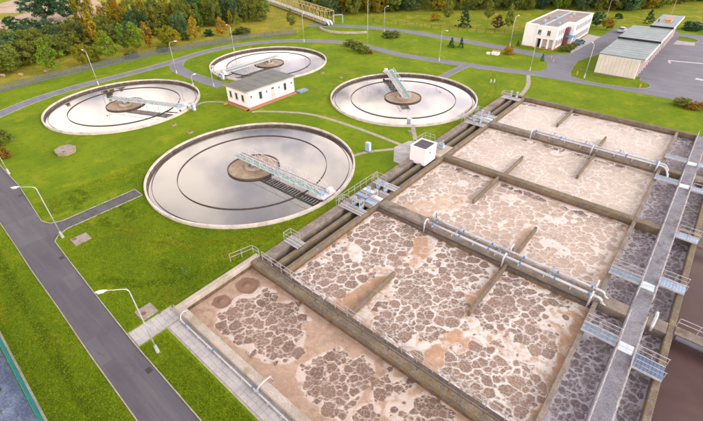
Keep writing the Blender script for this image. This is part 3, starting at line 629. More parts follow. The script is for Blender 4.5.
foam('foamy_water', -25.8,-.2, 18.95,35.0, FM[1], z=-.28, base=.40, plumes=rosettes(-25.8,-.2,18.95,35,4)+PL2, tans=TN2, vein=.042, clus=2.2, thick=1.45)
foam('foamy_water', -25.8,-.2, 36.5,51.45, FM[2], z=-.28, base=.60, plumes=rosettes(-25.8,-.2,36.5,51.45,5,1.2,2.4)+PL3, tans=TN3, vein=.036, thick=1.4, clus=2.0)
foam('foamy_water', -25.8,-.2, 52.4,67.3, FM[3], z=-.28, base=.72, plumes=rosettes(-25.8,-.2,52.4,67.3,6,1.2,2.4), vein=.036, step=.13, thick=1.4, clus=2.0)
foam('foamy_water', -25.8,-.2, 68.5,83.3, FM[4], z=-.28, base=.74, plumes=rosettes(-25.8,-.2,68.5,83.3,8,1.2,2.4), vein=.038, step=.13, thick=1.4, clus=2.0)
for y0,y1 in ((9.75,17.65),(18.5,35.0),(36.5,51.45),(52.4,67.3),(68.5,83.3)):
    foam('foamy_channel', .2,2.62, y0,y1, FG, .66, z=-.38, edge=.1, size=.42, vein=.026, dens=14, clus=1.0)
    foam('foamy_channel', 4.05,5.7, y0,y1, FG, .72, z=-.38, edge=.1, size=.42, vein=.026, dens=14, clus=1.0)
structure('brown_pool_water', MB().add([(6.2,9.75,-.35),(39.6,9.75,-.35),(39.6,83.3,-.35),(6.2,83.3,-.35)], [(0,1,2,3)]), M['brownwater'])

# ------------------------------------------------------------------ round clarifier tanks
TLAB = ['large round settling tank nearest the camera, blue-grey water', 'round settling tank at the left beside the perimeter road',
        'round settling tank at the back behind the small white building', 'round settling tank at the right with creamy white reflection']
BLAB = ['white truss scraper bridge reaching right over the nearest round tank', 'white truss scraper bridge on the leftmost round tank',
        'white scraper bridge on the back round tank behind the white building', 'white truss scraper bridge on the right-hand round tank, seen end-on']
for i, (cx,cy,r) in enumerate(TANKS):
    t = thing('clarifier_tank', TLAB[i], 'tank', (cx,cy,0), 'round settling tanks')
    ns = 44; sg = MB().ring(0,0,r-.27,r,-.9,.45,.0007,2*math.pi/ns-.0007,3).mesh('rim_segment'); sg.materials.append(M['rim'])
    for k in range(ns):
        o = link('rim_segment', sg, t, (0,0,random.uniform(-.008,.008))); o.rotation_euler.z = 2*math.pi*k/ns
    MB().ring(cx,cy,r-.38,r-.275,-1.2,.20,n=128).build('inner_lining', M['rim_in'], t)
    MB().ring(cx,cy,r-.92,r-.86,-.9,-.08,n=128).build('weir_plate', M['dark'], t)
    MB().ring(cx,cy,.715*r,.715*r+.075,-.9,-.03,n=128).build('scum_baffle', M['dark'], t)
    MB().ring(cx,cy,.245*r,.255*r,-.9,.06,n=64).build('well_ring', M['dark'], t)
    d = MB().cyl(cx,cy,-.7,-.04,.245*r,n=64).build('sludge_disc', M['sludge'], t)
    hub = MB().ring(cx,cy,.055*r,.085*r,-.04,.32,n=32).build('centre_ring', M['conc_pale'], t)
    MB().cyl(cx,cy,-.04,.10,.055*r,n=32).build('hub_floor', M['sludge'], hub)
    wv = MB(); wv.cyl(cx,cy,-.45,-.15,r-.36,n=128)
    structure('tank_water', wv, M['water'])
def scraper(label, L, loc, rz, zt=2.15):
    t = thing('scraper_bridge', label, 'scraper bridge', (0,0,0), 'scraper bridges on the round tanks')
    W = .85; z0, z1 = 1.10, zt; x0, x1 = -3.3, L-.4
    npl = int((x1-x0)/.5)
    for k in range(npl): MB().box(x0+k*.5,x0+k*.5+.36,-W+.44,W-.12,z0-.03,z0).build('deck_plank', M['grate'], t)
    MB().box(x0,x1,-W+.10,-W+.42,z0+.004,z0+.05).build('deck_strip', M['teal'], t)
    nb = 12; st = (x1-x0)/nb
    for s_ in (-1,1):
        tr = MB(); y = s_*W
        tr.bar((x0,y,z0),(x1,y,z0),.06,.11); tr.bar((x0+st*.8,y,z1),(x1-st*.8,y,z1),.05)
        tr.bar((x0,y,z0),(x0+st*.8,y,z1),.045); tr.bar((x1,y,z0),(x1-st*.8,y,z1),.045)
        tr.build('truss_side', M['trusswhite'], t)
        for k in range(1,nb):
            q = MB(); xa = x0+k*st; q.bar((xa,y,z0),(xa,y,z1),.036)
            if k < nb-1: q.bar((xa,y,z0 if k%2 else z1),(xa+st,y,z1 if k%2 else z0),.034)
            q.build('truss_web', M['trusswhite'], t)
    ct = MB()
    for k in range(0,nb+1,1): ct.bar((x0+k*st,-W,z0-.08),(x0+k*st,W,z0-.08),.07)
    ct.build('cross_beams', M['galv'], t)
    cg = MB(); cg.box(L-1.0,L+.15,-1.25,1.25,.83,1.05); cg.box(L-.6,L+.05,.2,1.0,1.10,1.6)
    c = cg.build('end_carriage', M['trusswhite'], t)
    for s_ in (-1,1):
        MB().tube([(L-.30,s_*1.05,.66),(L-.12,s_*1.05,.66)], .21, 14).build('wheel', M['tyre'], c)
    MB().box(L-.9,L-.5,-.9,-.3,1.10,1.5).build('drive_box', M['lblue'], t)
    MB().cyl(0,0,-.02,1.05,.35,n=16).build('pivot', M['galv'], t)
    for xa in (L*.32, L*.52, L*.71):
        q = MB()
        for s_ in (-1,1): q.bar((xa,s_*.6,1.05),(xa,s_*.6,-.6),.05)
        q.bar((xa,-.6,.1),(xa,.6,.1),.04); q.build('scraper_arm', M['galv'], t)
    MB().bar((L*.71,-.9,-.15),(L-.9,-.5,-.2),.05,.25).build('skimmer_blade', M['dark'], t)
    t.location = loc; t.rotation_euler.z = rz; return t
for i, a in enumerate((1.5, 22, -88, 138)):
    cx,cy,r = TANKS[i]; scraper(BLAB[i], r-.14, (cx,cy,0), R(a), (2.15,1.85,1.7,2.1)[i])

# ------------------------------------------------------------------ railings, pipes, platforms
POST = {}
def railing(label, pts, h=1.05, gap=1.5, z=TOP, m='railm', rails=(1.0,.55), wpost=.05, wrail=.045, cat='railing', group='guard rails on the pool walls'):
    p0 = Vector((*pts[0], z)); t = thing('guard_railing', label, cat, p0, group)
    key = (h, wpost, m)
    if key not in POST:
        me = MB().box(-wpost/2,wpost/2,-wpost/2,wpost/2,-.02,h).mesh('rail_post'); me.materials.append(M[m]); POST[key] = me
    for f in rails:
        q = MB()
        for i in range(len(pts)-1): q.bar((*pts[i],z+h*f),(*pts[i+1],z+h*f),wrail)
        q.build('hand_rail' if f == rails[0] else 'knee_rail', M[m], t)
    done = []
    for i in range(len(pts)-1):
        a, c = Vector((*pts[i],z)), Vector((*pts[i+1],z)); nseg = max(1, round((c-a).length/gap))
        for k in range(nseg+1):
            p = a.lerp(c, k/nseg)
            if any((p-q).length < .1 for q in done): continue
            done.append(p); link('rail_post', POST[key], t, p-p0)
    return t
railing('long guard rail along the wall between the front pool and the second pool', [(-29.2,18.72),(-.4,18.72)], z=.42, h=1.25)
railing('second lower rail on the crest of the wall between the front pools', [(-29.2,18.1),(-.4,18.1)], z=.6, h=.35, gap=3.0, rails=(1.0,), m='dark')
railing('bent guard rail around the left corner steps of the front pool', [(-31.6,16.3),(-30.9,18.8),(-29.9,18.85)], z=.55)
railing('guard rail along the left edge of the gallery slab, near end', [(2.70,12),(2.70,34.8)], h=1.0)
railing('guard rail along the left edge of the gallery slab, middle length', [(2.70,37),(2.70,66.8)], h=1.0)
railing('guard rail along the left edge of the gallery slab, far end', [(2.70,69),(2.70,83)], h=1.0)
railing('guard rail along the right edge of the gallery slab, near end', [(3.97,12),(3.97,34.8)], h=1.0)
railing('guard rail along the right edge of the gallery slab, middle length', [(3.97,37.5),(3.97,66.8)], h=1.0)
railing('guard rail along the right edge of the gallery slab, far end', [(3.97,69),(3.97,83)], h=1.0)
railing('guard rail along the walkway over the brown pool', [(6.2,36.3),(30,36.3)], z=.66, h=1.0)
railing('low guard rail beside the pipes on the far pipe wall', [(-18.2,68.35),(-.3,68.35)], h=.8, gap=1.2)

def pipe_run(label, pts, r=.16, clamps=(), supports=(), m='pipe', zs=TOP):
    p0 = Vector(pts[0]); t = thing('air_pipe', label, 'pipe', p0, 'air pipes')
    MB().tube(pts, r, 12).build('pipe', M[m], t, True)
    for c in clamps:
        a, d = Vector(c), Vector((.16,0,0)); MB().tube([a-d/2,a+d/2], r+.025, 12).build('clamp', M['blue'], t)
    for n_, c in enumerate(supports):
        a = Vector(c)
        if n_ % 2 and zs > .3:
            vl = MB().cyl(a.x+.5,a.y,a.z+r*.6,a.z+r+.22,.07,n=10).build('valve', M['galv'], t); MB().ring(a.x+.5,a.y,.11,.15,a.z+r+.22,a.z+r+.26,n=12).build('hand_wheel', M['blue'], vl)
            MB().tube([(a.x+.2,a.y,a.z),(a.x+.26,a.y,a.z)], r+.06, 12).build('flange', M['galv'], t)
        MB().box(a.x-.06,a.x+.06,a.y-.14,a.y+.14,zs,a.z-r*.6).build('support', M['galv'], t)
    return t
def arc(c, r, a0, a1, pl, n=5):
    out = []
    for k in range(n+1):
        a = a0+(a1-a0)*k/n; u, v = r*math.cos(a), r*math.sin(a)
        out.append((c[0]+u,c[1],c[2]+v) if pl == 'xz' else (c[0]+u,c[1]+v,c[2]) if pl == 'xy' else (c[0],c[1]+u,c[2]+v))
    return out
H = math.pi/2
for y, nm in ((35.18,'nearer'),(36.25,'farther')):
    pts = [(-18.6,y,1.02)] + [(x,y,1.02) for x in (-12,-6,0.0)] + arc((.0,y-.0,.62),.40,H,0,'xz',4)[1:] + [(1.1,y-.05,.25),(1.5,y-.05,-.1)]
    pipe_run(f'pale air pipe with blue clamps on the middle wall, {nm} of the two', pts, .13, [(x,y,1.02) for x in (-18,-14.5,-11,-7.5,-4,-.8)], [(x,y,1.02) for x in np.arange(-18,0,2.6)])
for k, x in enumerate((-18.6,-9.0,-.5)):
    for y, s_, nm in ((35.18,-1,'second'),(36.25,1,'third')):
        pts = [(x,y,1.0),(x,y,1.35)] + [(x,y+s_*.25,1.62),(x,y+s_*.62,1.60),(x,y+s_*.85,1.3),(x,y+s_*.86,.1)]
        pipe_run(f'white riser pipe hooking down into the {nm} pool, {["left","middle","right"][k]} one of its row', pts, .095)
for y, nm in ((67.45,'nearer'),(68.15,'farther')):
    pts = [(-18.3,y,1.0)] + [(x,y,1.0) for x in (-12,-6,0.0)] + [(.5,y,.9),(.9,y-.4,.6),(1.2,y-1.0,.1),(1.3,y-1.2,-.2)]
    pipe_run(f'pale air pipe on the far pipe wall, {nm} of the two', pts, .13, [(x,y,1.0) for x in (-18,-14,-9,-4.5,-.6)], [(x,y,1.0) for x in np.arange(-18,0,2.4)])
for k, x in enumerate((-18.3,-9.0,-.4)):
    pts = [(x,67.45,1.0),(x,67.45,1.35),(x,67.2,1.6),(x,66.85,1.55),(x,66.6,1.2),(x,66.6,.1)]
    pipe_run(f'white riser pipe on the far pipe wall, {["left","middle","right"][k]} one', pts, .095)
pts = [(-28.9,9.35,.2),(-28.9,9.35,.85),(-28.9,9.1,1.0),(-28.9,8.8,.85),(-28.9,8.62,.35),(-28.6,8.62,.26),(-20,8.62,.26),(-8,8.62,.26),(4,8.62,.26)]
pipe_run('pale air pipe with blue clamps lying along the front paved path', pts, .065, [(x,8.62,.26) for x in (-28,-23.7,-18.3,-12)], [(x,8.62,.26) for x in np.arange(-27.6,3,1.6)], zs=.03)
pts = [(-17.6,8.62,.28),(-17.6,8.62,.75),(-17.6,8.85,.95),(-17.6,9.4,.98),(-17.6,9.95,.9),(-17.6,10.1,.1)]
pipe_run('white hooked pipe crossing over the front pool wall', pts, .07)
pts = [(6.4,35.05,.5),(20,35.05,.5),(36,35.05,.5)]
pipe_run('dark blue pipe slung beside the walkway over the brown pool', pts, .20, [], [], 'asphalt2')
pts = [(4.6,36.6,.3),(4.6,36.6,1.0),(4.6,36.3,1.25),(4.6,35.8,1.2),(4.6,35.2,.8),(4.6,34.8,.2)]
pipe_run('pale bent pipe beside the gallery slab at the walkway', pts, .13)

# footbridges over the gallery channels
def footbridge(label, x0,x1,y0,y1, z=.95, deck='gratebl', rails=True):
    t = thing('footbridge', label, 'footbridge', ((x0+x1)/2,(y0+y1)/2,TOP), 'small footbridges over the gallery channels')
    nb = max(3, int((y1-y0)/.28))
    dk = MB(); dk.box(x0,x1,y0+.05,y1-.05,z-.08,z-.01); dk.build('deck', M[deck], t)
    w = (x1-x0)/8
    for k in range(8): MB().box(x0+k*w+.015,x0+(k+1)*w-.015,y0+.02,y1-.02,z-.01,z+.02).build('deck_panel', M[deck], t)
    MB().box(x0,x1,y0-.05,y0,z-.14,z+.06).build('edge_beam', M['galv'], t); MB().box(x0,x1,y1,y1+.05,z-.14,z+.06).build('edge_beam', M['galv'], t)
    if rails:
        for y in (y0-.02,y1+.02):
            q = MB(); q.bar((x0,y,z+1.0),(x1,y,z+1.0),.045); q.bar((x0,y,z+.55),(x1,y,z+.55),.035); q.build('hand_rail', M['railm'], t)
            for k in range(3): MB().box(x0+.05+k*(x1-x0-.1)/2-.022,x0+.05+k*(x1-x0-.1)/2+.022,y-.022,y+.022,z,z+1.0).build('rail_post', M['railm'], t)
    return t
def cover(label, x0,x1,y0,y1):
    t = thing('cover_plate', label, 'cover plate', ((x0+x1)/2,(y0+y1)/2,TOP), 'pale cover plates on the gallery slab')
    w = (y1-y0)/2
    for k in range(2): MB().bbox(x0,x1,y0+k*w+.01,y0+(k+1)*w-.01,.625,.70,.02).build('plate', M['plate'], t)
FB = [(31.0,'nearest the bottom edge'),(40.2,'just behind the middle pipe wall'),(63.8,'before the far pipe wall'),(71.6,'beyond the far pipe wall')]
for k,(y,nm) in enumerate(FB):
    footbridge('pale blue footbridge left of the gallery slab, '+nm, -.15,2.60,y-.55,y+.55, rails=k<2)
    cover('pale plate across the gallery slab, '+nm, 2.80,3.88,y-.55,y+.55)
for y,nm,hw in ((29.9,'nearest the bottom edge',.75),(41.4,'just behind the middle pipe wall',.6),(50.9,'at the end of the third pool',.5),(63.2,'before the far pipe wall',.5),(71.2,'beyond the far pipe wall',.5)):
    footbridge('pale blue footbridge right of the gallery slab, '+nm, 4.08,6.15,y-hw,y+hw, deck='lblue' if y>35 else 'steelblue')

# sluice platforms over the left channel
def sluice(label, x, y, m='lblue'):
    t = thing('sluice_gate', label, 'sluice gate', (x,y,TOP), 'sluice gates over the left channel')
    q = MB(); 
    for s_ in (-1,1): q.box(x-.05,x+.05,y+s_*.4-.05,y+s_*.4+.05,.3,1.5)
    q.box(x-.06,x+.06,y-.46,y+.46,1.5,1.6); q.build('frame', M['galv'], t)
    MB().box(x-.03,x+.03,y-.35,y+.35,-.2,.95).build('gate_plate', M[m], t)
    MB().cyl(x,y,.9,1.95,.03,n=8).build('stem', M['galv'], t)
    MB().ring(x,y,.22,.28,1.72,1.77,n=16).build('hand_wheel', M[m], t)
    MB().box(x-.14,x+.14,y-.14,y+.14,1.6,1.72).build('gear_box', M[m], t)
def platform(label, y0, y1, x0=-29.6, x1=-25.85, rails=True):
    t = thing('sluice_platform', label, 'platform', ((x0+x1)/2,(y0+y1)/2,TOP), 'sluice platforms over the left channel')
    n = max(2, int((x1-x0)/.6)); w = (x1-x0)/n
    for k in range(n): MB().box(x0+k*w+.012,x0+(k+1)*w-.012,y0,y1,.64,.70).build('grating_panel', M['grate'], t)
    MB().box(x0,x1,y0-.06,y0,.60,.74).build('edge_beam', M['galv'], t); MB().box(x0,x1,y1,y1+.06,.60,.74).build('edge_beam', M['galv'], t)
    if rails:
        for y in (y0,y1):
            q = MB(); q.bar((x0,y,1.75),(x0+1.5,y,1.75),.045); q.bar((x0,y,1.25),(x0+1.5,y,1.25),.035); q.build('hand_rail', M['railm'], t)
            for k in range(2): MB().box(x0+k*1.46,x0+.045+k*1.46,y-.022,y+.022,.7,1.75).build('rail_post', M['railm'], t)
        q = MB(); q.bar((x0,y0,1.75),(x0,y1,1.75),.045); q.bar((x0,y0,1.25),(x0,y1,1.25),.035); q.build('hand_rail', M['railm'], t)
platform('small grating platform near the left corner of the second pool', 22.3,23.4, -29.7,-27.4)
platform('grating platform over the channel just before the middle cross wall', 31.5,32.6)
platform('grating platform over the channel just beyond the middle cross wall', 38.6,39.7)
platform('grating platform over the channel before the far pipe wall', 64.9,66.0)
platform('grating platform over the channel beyond the far pipe wall', 69.4,70.5)
platform('grating platform at the far end of the channel', 80.4,81.6)
for y0,y1,nm in ((33.4,37.6,'at the middle cross wall'),(66.4,68.9,'at the far pipe wall')):
    t = thing('valve_deck', 'pale blue covered valve deck over the channel '+nm, 'valve deck', (-27.6,(y0+y1)/2,TOP))
    n = int((y1-y0)/.62); w = (y1-y0)/n
    for k in range(n): MB().bbox(-29.5,-27.7,y0+k*w+.02,y0+(k+1)*w-.02,.62,.76+.05*(k%2),.02).build('cover_panel', M[('grate','conc','lblue','grate','plate','conc')[k%6]], t)
    for k in range(n): MB().bbox(-27.55,-26.0,y0+k*w+.02,y0+(k+1)*w-.02,.62,.78+.05*((k+1)%2),.02).build('cover_panel', M[('conc','lblue','grate','plate','conc','grate')[k%6]], t)
k = 0
for y,nm in ((33.0,'nearest the camera at the middle wall'),(35.9,'in the middle at the middle wall'),(38.1,'farthest at the middle wall'),(66.2,'nearest at the far pipe wall'),(69.1,'farthest at the far pipe wall'),(82.0,'at the far end')):
    sluice('sluice gate on the outer side of the channel, '+nm, -28.2, y); sluice('sluice gate on the inner side of the channel, '+nm, -27.0, y, 'galv' if k%2 else 'lblue'); k += 1
railing('white hoop rail on the grass side of the channel platforms at the middle wall', [(-29.9,31.4),(-29.9,40.0)], h=1.1, gap=1.2)
railing('white hoop rail on the grass side of the channel platforms at the far pipe wall', [(-29.9,64.6),(-29.9,71.0)], h=1.1, gap=1.2)

# white hut on the channel
ht = thing('equipment_hut', 'small white hut with dark flat roof standing over the left channel', 'hut', (-28.1,48.9,TOP))
MB().box(-29.4,-26.75,47.4,50.4,.3,2.85).build('wall', M['white'], ht)
rf = MB().box(-29.2,-26.95,47.6,50.2,2.85,2.90).build('roof', M['hutroof'], ht)
q = MB(); q.box(-29.45,-26.7,47.35,47.55,2.85,2.98); q.box(-29.45,-26.7,50.25,50.45,2.85,2.98); q.box(-29.45,-29.25,47.55,50.25,2.85,2.98); q.box(-26.9,-26.7,47.55,50.25,2.85,2.98); q.build('parapet', M['white'], rf)
dr = MB().box(-29.43,-29.40,48.3,49.2,.4,2.3).build('door', M['frame'], ht)
MB().box(-26.75,-26.72,48.5,49.0,1.9,2.2).build('vent', M['grate'], ht)
railing('tall guard rail on the landing behind the white hut', [(-31.2,51.0),(-31.2,54.6),(-29.4,54.6)], z=.7, h=1.2, gap=.9)
ld = thing('stair_landing', 'grey landing with steps behind the white hut', 'landing', (-30,52.6,0))
MB().bbox(-31.3,-26.2,50.8,54.8,.0,.72,.03).build('deck', M['conc_pale'], ld)
for k in range(3): MB().bbox(-31.3-.3*(k+1),-31.3-.3*k,52,53.2,0,.54-.18*k,.02).build('step', M['conc_pale'], ld)
for k,(x,y) in enumerate(((-28.6,52.0),(-27.6,53.6))):
    t = thing('pump_unit', ['pale pump unit nearer the white hut on the landing','pale pump unit at the far edge of the landing behind the hut'][k], 'pump', (x,y,.72))
    MB().bbox(x-.5,x+.5,y-.4,y+.4,.72,1.0,.04).build('base', M['galv'], t); MB().tube([(x-.4,y,1.25),(x+.4,y,1.25)],.28,14).build('motor', M['lblue'], t); MB().cyl(x+.2,y,1.0,1.9,.09,n=10).build('outlet', M['pipe'], t)
# kiosks on the grass
for x,y,h,lb in ((-36.6,46.4,1.5,'pale blue control cabinet on the lawn beside the nearest round tank'),(-37.3,59.2,1.1,'pale grey control cabinet at the rim of the right-hand round tank'),(-74.2,38.6,1.3,'pale blue cabinet at the rim of the left round tank'),(-85.8,53.6,1.3,'light blue cabinet beside the back round tank near the white building')):
    t = thing('control_cabinet', lb, 'cabinet', (x,y,0))
    MB().box(x-.45,x+.45,y-.32,y+.32,0,.12).build('base', M['conc'], t); MB().bbox(x-.38,x+.38,y-.26,y+.26,.12,h,.03).build('body', M['lblue'], t)
    MB().box(x-.42,x+.42,y-.30,y+.30,h,h+.06).build('lid', M['galv'], t); MB().box(x+.38,x+.40,y-.22,y+.22,.2,h-.1).build('door', M['plate'], t)
# ------------------------------------------------------------------ buildings
def window(parent, face, a0, a1, z0, z1, pos, out, depth=.12, mull=1, fr='frame'):
    # face 'x': wall plane x=pos, spans a along y; face 'y': wall plane y=pos, spans a along x; out = +-1
    def bx(u0,u1,v0,v1,d0,d1):
        lo, hi = sorted((pos+out*d0, pos+out*d1)); q = MB()
        return q.box(lo,hi,u0,u1,v0,v1) if face == 'x' else q.box(u0,u1,lo,hi,v0,v1)
    w = bx(a0,a1,z0,z1,.004,.02).build('window', M['glass'], parent)
    t_ = .05; f = MB()
    for u0,u1,v0,v1 in ((a0-t_,a0+t_,z0-t_,z1+t_),(a1-t_,a1+t_,z0-t_,z1+t_),(a0+t_,a1-t_,z0-t_,z0+t_),(a0+t_,a1-t_,z1-t_,z1+t_)):
        g_ = bx(u0,u1,v0,v1,.002,.06); f.add(g_.v, g_.f)
    for k in range(1, mull+1):
        u = a0+(a1-a0)*k/(mull+1); g_ = bx(u-.03,u+.03,z0+t_,z1-t_,.021,.05); f.add(g_.v, g_.f)
    f.build('frame', M[fr], w)
    g_ = bx(a0-.1,a1+.1,z0-.12,z0-.055,.002,.12); g_.build('sill', M['conc_pale'], w)
    return w
# small white building
sb = thing('white_building', 'small white building with grey flat roof between the round tanks', 'building', (-69.4,51.8,0))
X0,X1,Y0,Y1,HH = -72.7,-66.0,45.7,58.0,3.35
MB().box(X0,X1,Y0,Y1,.3,HH).build('wall', M['white'], sb)
MB().box(X0-.06,X1+.06,Y0-.06,Y1+.06,0,.3).build('plinth', M['brick'], sb)
MB().bbox(X0-.75,X1+.7,Y0-.75,Y0-.07,0,.10).build('apron', M['brick'], sb); MB().bbox(X1+.07,X1+.75,Y0-.75,Y1,0,.10).build('apron', M['brick'], sb)
rf = MB().bbox(X0-.28,X1+.28,Y0-.28,Y1+.28,HH,HH+.26,.04).build('roof', M['roofgrey'], sb)
q = MB(); q.box(X0-.30,X1+.30,Y0-.31,Y0-.282,HH+.02,HH+.22); q.box(X1+.282,X1+.31,Y0-.30,Y1+.30,HH+.02,HH+.22); q.build('fascia', M['conc_pale'], rf)
for k in range(5): MB().box(X0-.2,X1+.2,Y0+.6+k*2.4,Y0+.66+k*2.4,HH+.262,HH+.285).build('roof_seam', M['roofgrey'], rf)
for y in (48.9,52.1,55.4): window(sb,'x',y-.38,y+.38,1.25,2.75,X1,1,mull=0)
for y in (46.6,50.5,53.8,57.2): window(sb,'x',y-.22,y+.22,2.1,2.5,X1,1,mull=0)
for x in (-71.4,-69.5,-67.5): window(sb,'y',x-.38,x+.38,1.3,2.6,Y0,-1,mull=0)
for y in (45.9,57.8): MB().tube([(X1+.1,y,.1),(X1+.1,y,HH)],.05,8).build('downpipe', M['galv'], sb)
MB().box(X1+.02,X1+.05,51.6,52.7,.3,2.4).build('door', M['frame'], sb)
MB().bbox(X1+.1,X1+1.6,58.2,60.6,0,.35).build('cellar_hatch', M['gratebl'], sb)
MB().box(X0+.2,X0+.9,Y0-1.5,Y0-.8,0,.12).build('step', M['yellow'], sb)

# office building
of = thing('office_building', 'two-storey white office building with flat brown roof at the top right', 'building', (-37.5,137,0))
OH = 5.6
MB().box(-43.0,-34.1,125.6,133.0,.2,OH).build('wall', M['white'], of)
MB().box(-39.6,-34.1,124.3,125.598,2.55,OH).build('front_wall', M['white'], of)
MB().box(-43.0,-39.6,124.6,125.598,.2,OH+.25).build('side_tower', M['white'], of)
for x in (-39.45,-37.75,-36.0,-34.4): MB().box(x-.18,x+.28,124.35,124.75,.1,2.55).build('column', M['white'], of)
MB().box(-39.6,-34.1,125.56,125.6,.2,2.5).build('porch_back', M['frame'], of)
MB().box(-39.0,-38.0,125.52,125.56,.2,2.2).build('door', M['black'], of)
MB().box(-39.7,-34.0,124.2,125.5,0,.15).build('porch_floor', M['brick'], of)
MB().box(-43.0,-32.3,133.0,150.0,.2,OH+.02).build('rear_wall', M['white'], of)
MB().box(-43.04,-34.06,124.5,133,0,.2).build('plinth', M['brick'], of); MB().box(-43.04,-32.26,133,150.04,0,.2).build('plinth', M['brick'], of)
rf = MB().box(-42.7,-34.4,124.7,133.2,OH,OH+.05).build('roof', M['offroof'], of)
MB().box(-42.7,-32.6,133.2,149.7,OH+.02,OH+.06).build('roof', M['offroof'], of)
def para(x0,x1,y0,y1,z): MB().box(x0,x1,y0,y1,z,z+.28).build('parapet', M['white'], rf)
para(-39.6,-34.1,124.3,124.55,OH); para(-34.35,-34.1,124.55,132.9,OH); para(-34.1,-32.3,133.0,133.25,OH+.02); para(-32.55,-32.3,133.25,149.8,OH+.02)
para(-43.0,-42.75,125.0,149.8,OH+.02); para(-43.0,-32.3,149.8,150.02,OH+.02)
MB().box(-38.6,-38.0,125.5,148.5,OH+.07,OH+.22).build('blue_roof_strip', M['skyblue'], rf)
for x,y,mm in ((-39.4,128.5,'skyblue'),(-40.2,131,'pink'),(-38.9,137,'skyblue'),(-40.4,135.5,'offroof'),(-36.0,140,'pink'),(-35.6,129.2,'lblue'),(-36.5,145,'frame')):
    MB().bbox(x-.32,x+.32,y-.28,y+.28,OH+.05,OH+.6,.05).build('roof_vent', M[mm], rf)
for x in (-38.7,-36.2): window(of,'y',x-.42,x+.42,3.5,4.75,124.3,-1)
for k in range(3):
    y = 126.2+k*1.7
    for z in (1.0,3.55): window(of,'x',y-.42,y+.42,z,z+1.25,-34.1,1)
for k in range(9):
    y = 135.2+k*1.62
    for z in (1.0,3.55): window(of,'x',y-.42,y+.42,z,z+1.25,-32.3,1)
MB().box(-34.1,-33.2,131.0,132.98,.1,4.6).build('entrance_bay', M['maroon'], of)
for y in (131.3,132.0): MB().box(-33.2,-33.16,y,y+.5,.3,4.2).build('entrance_pane', M['glass'], of)
MB().box(-33.5,-31.6,130.6,133.2,2.4,2.55).build('canopy', M['blue'], of)

# long shed with stepped roof
sh_ = thing('long_shed', 'long low shed with stepped blue-grey roof and maroon doors at the top right', 'shed', (-15.5,136,0))
secs = [(110.3,127.0,-20.0,-11.3,4.3),(127.0,143.6,-20.0,-11.2,4.75),(143.6,162.2,-16.0,-11.1,5.2)]
for k,(y0,y1,x0,x1,h) in enumerate(secs):
    MB().box(x0,x1-.5,y0+.15,y1,.0,h).build('wall', M['beige' if k == 0 else 'maroon'], sh_)
    rf = MB().box(x0-.15,x1+.35,y0-(.15 if k==0 else 0)+.004*k,y1-.004,h,h+.22).build('roof', M['shedroof'], sh_)
    if k: MB().box(x0-.16,x1+.36,y0-.06,y0+.002,h-.42,h+.24).build('step_fascia', M['black'], sh_)
    ns = int((y1-y0)/2.0)
    for j in range(1,ns): MB().box(x0-.1,x1+.3,y0+j*(y1-y0)/ns-.02,y0+j*(y1-y0)/ns+.02,h+.222,h+.25).build('roof_seam', M['shedroof'], rf)
    MB().box(x1+.352,x1+.42,y0+.01,y1-.01,h-.30,h+.26).build('fascia', M['white'], rf)
    nd = int(round((y1-y0)/2.75)); w = (y1-y0)/nd
    for j in range(nd):
        ya = y0+j*w
        d = MB().box(x1-.5,x1-.44,ya+.45,ya+w-.1,.05,h-.75).build('door', M['maroon'], sh_)
        MB().box(x1-.44,x1-.42,ya+.7,ya+w-.35,h-1.8,h-1.1).build('pane', M['glass'], d)
        MB().box(x1-.5,x1-.34,ya+.06,ya+.34,.0,h-.01).build('pillar', M['white'], sh_)
npan = 11; w = 8.2/npan
for k in range(npan): MB().bbox(-20.0+k*w+.012,-20.0+(k+1)*w-.012,110.06,110.44,.25,4.28,.01).build('cladding_panel', M['beige'], sh_)
MB().box(-20.05,-11.75,110.02,110.5,0,.25).build('plinth', M['conc'], sh_)
t = thing('roof_hatch', 'orange hatch on the far end of the shed roof', 'hatch', (-13.4,152.5,5.42)); MB().bbox(-14.0,-12.6,150.6,154.2,5.44,5.9,.06).build('lid', M['orange'], t); MB().box(-14.1,-12.5,150.5,154.3,5.425,5.5).build('frame', M['galv'], t)
t = thing('roof_vent', 'small red vent on the far end of the shed roof', 'vent', (-15.3,149.5,5.42)); MB().cyl(-15.3,149.5,5.42,5.9,.16,n=12).build('pipe', M['maroon'], t); MB().cyl(-15.3,149.5,5.9,6.1,.3,.12,n=12).build('cap', M['maroon'], t)

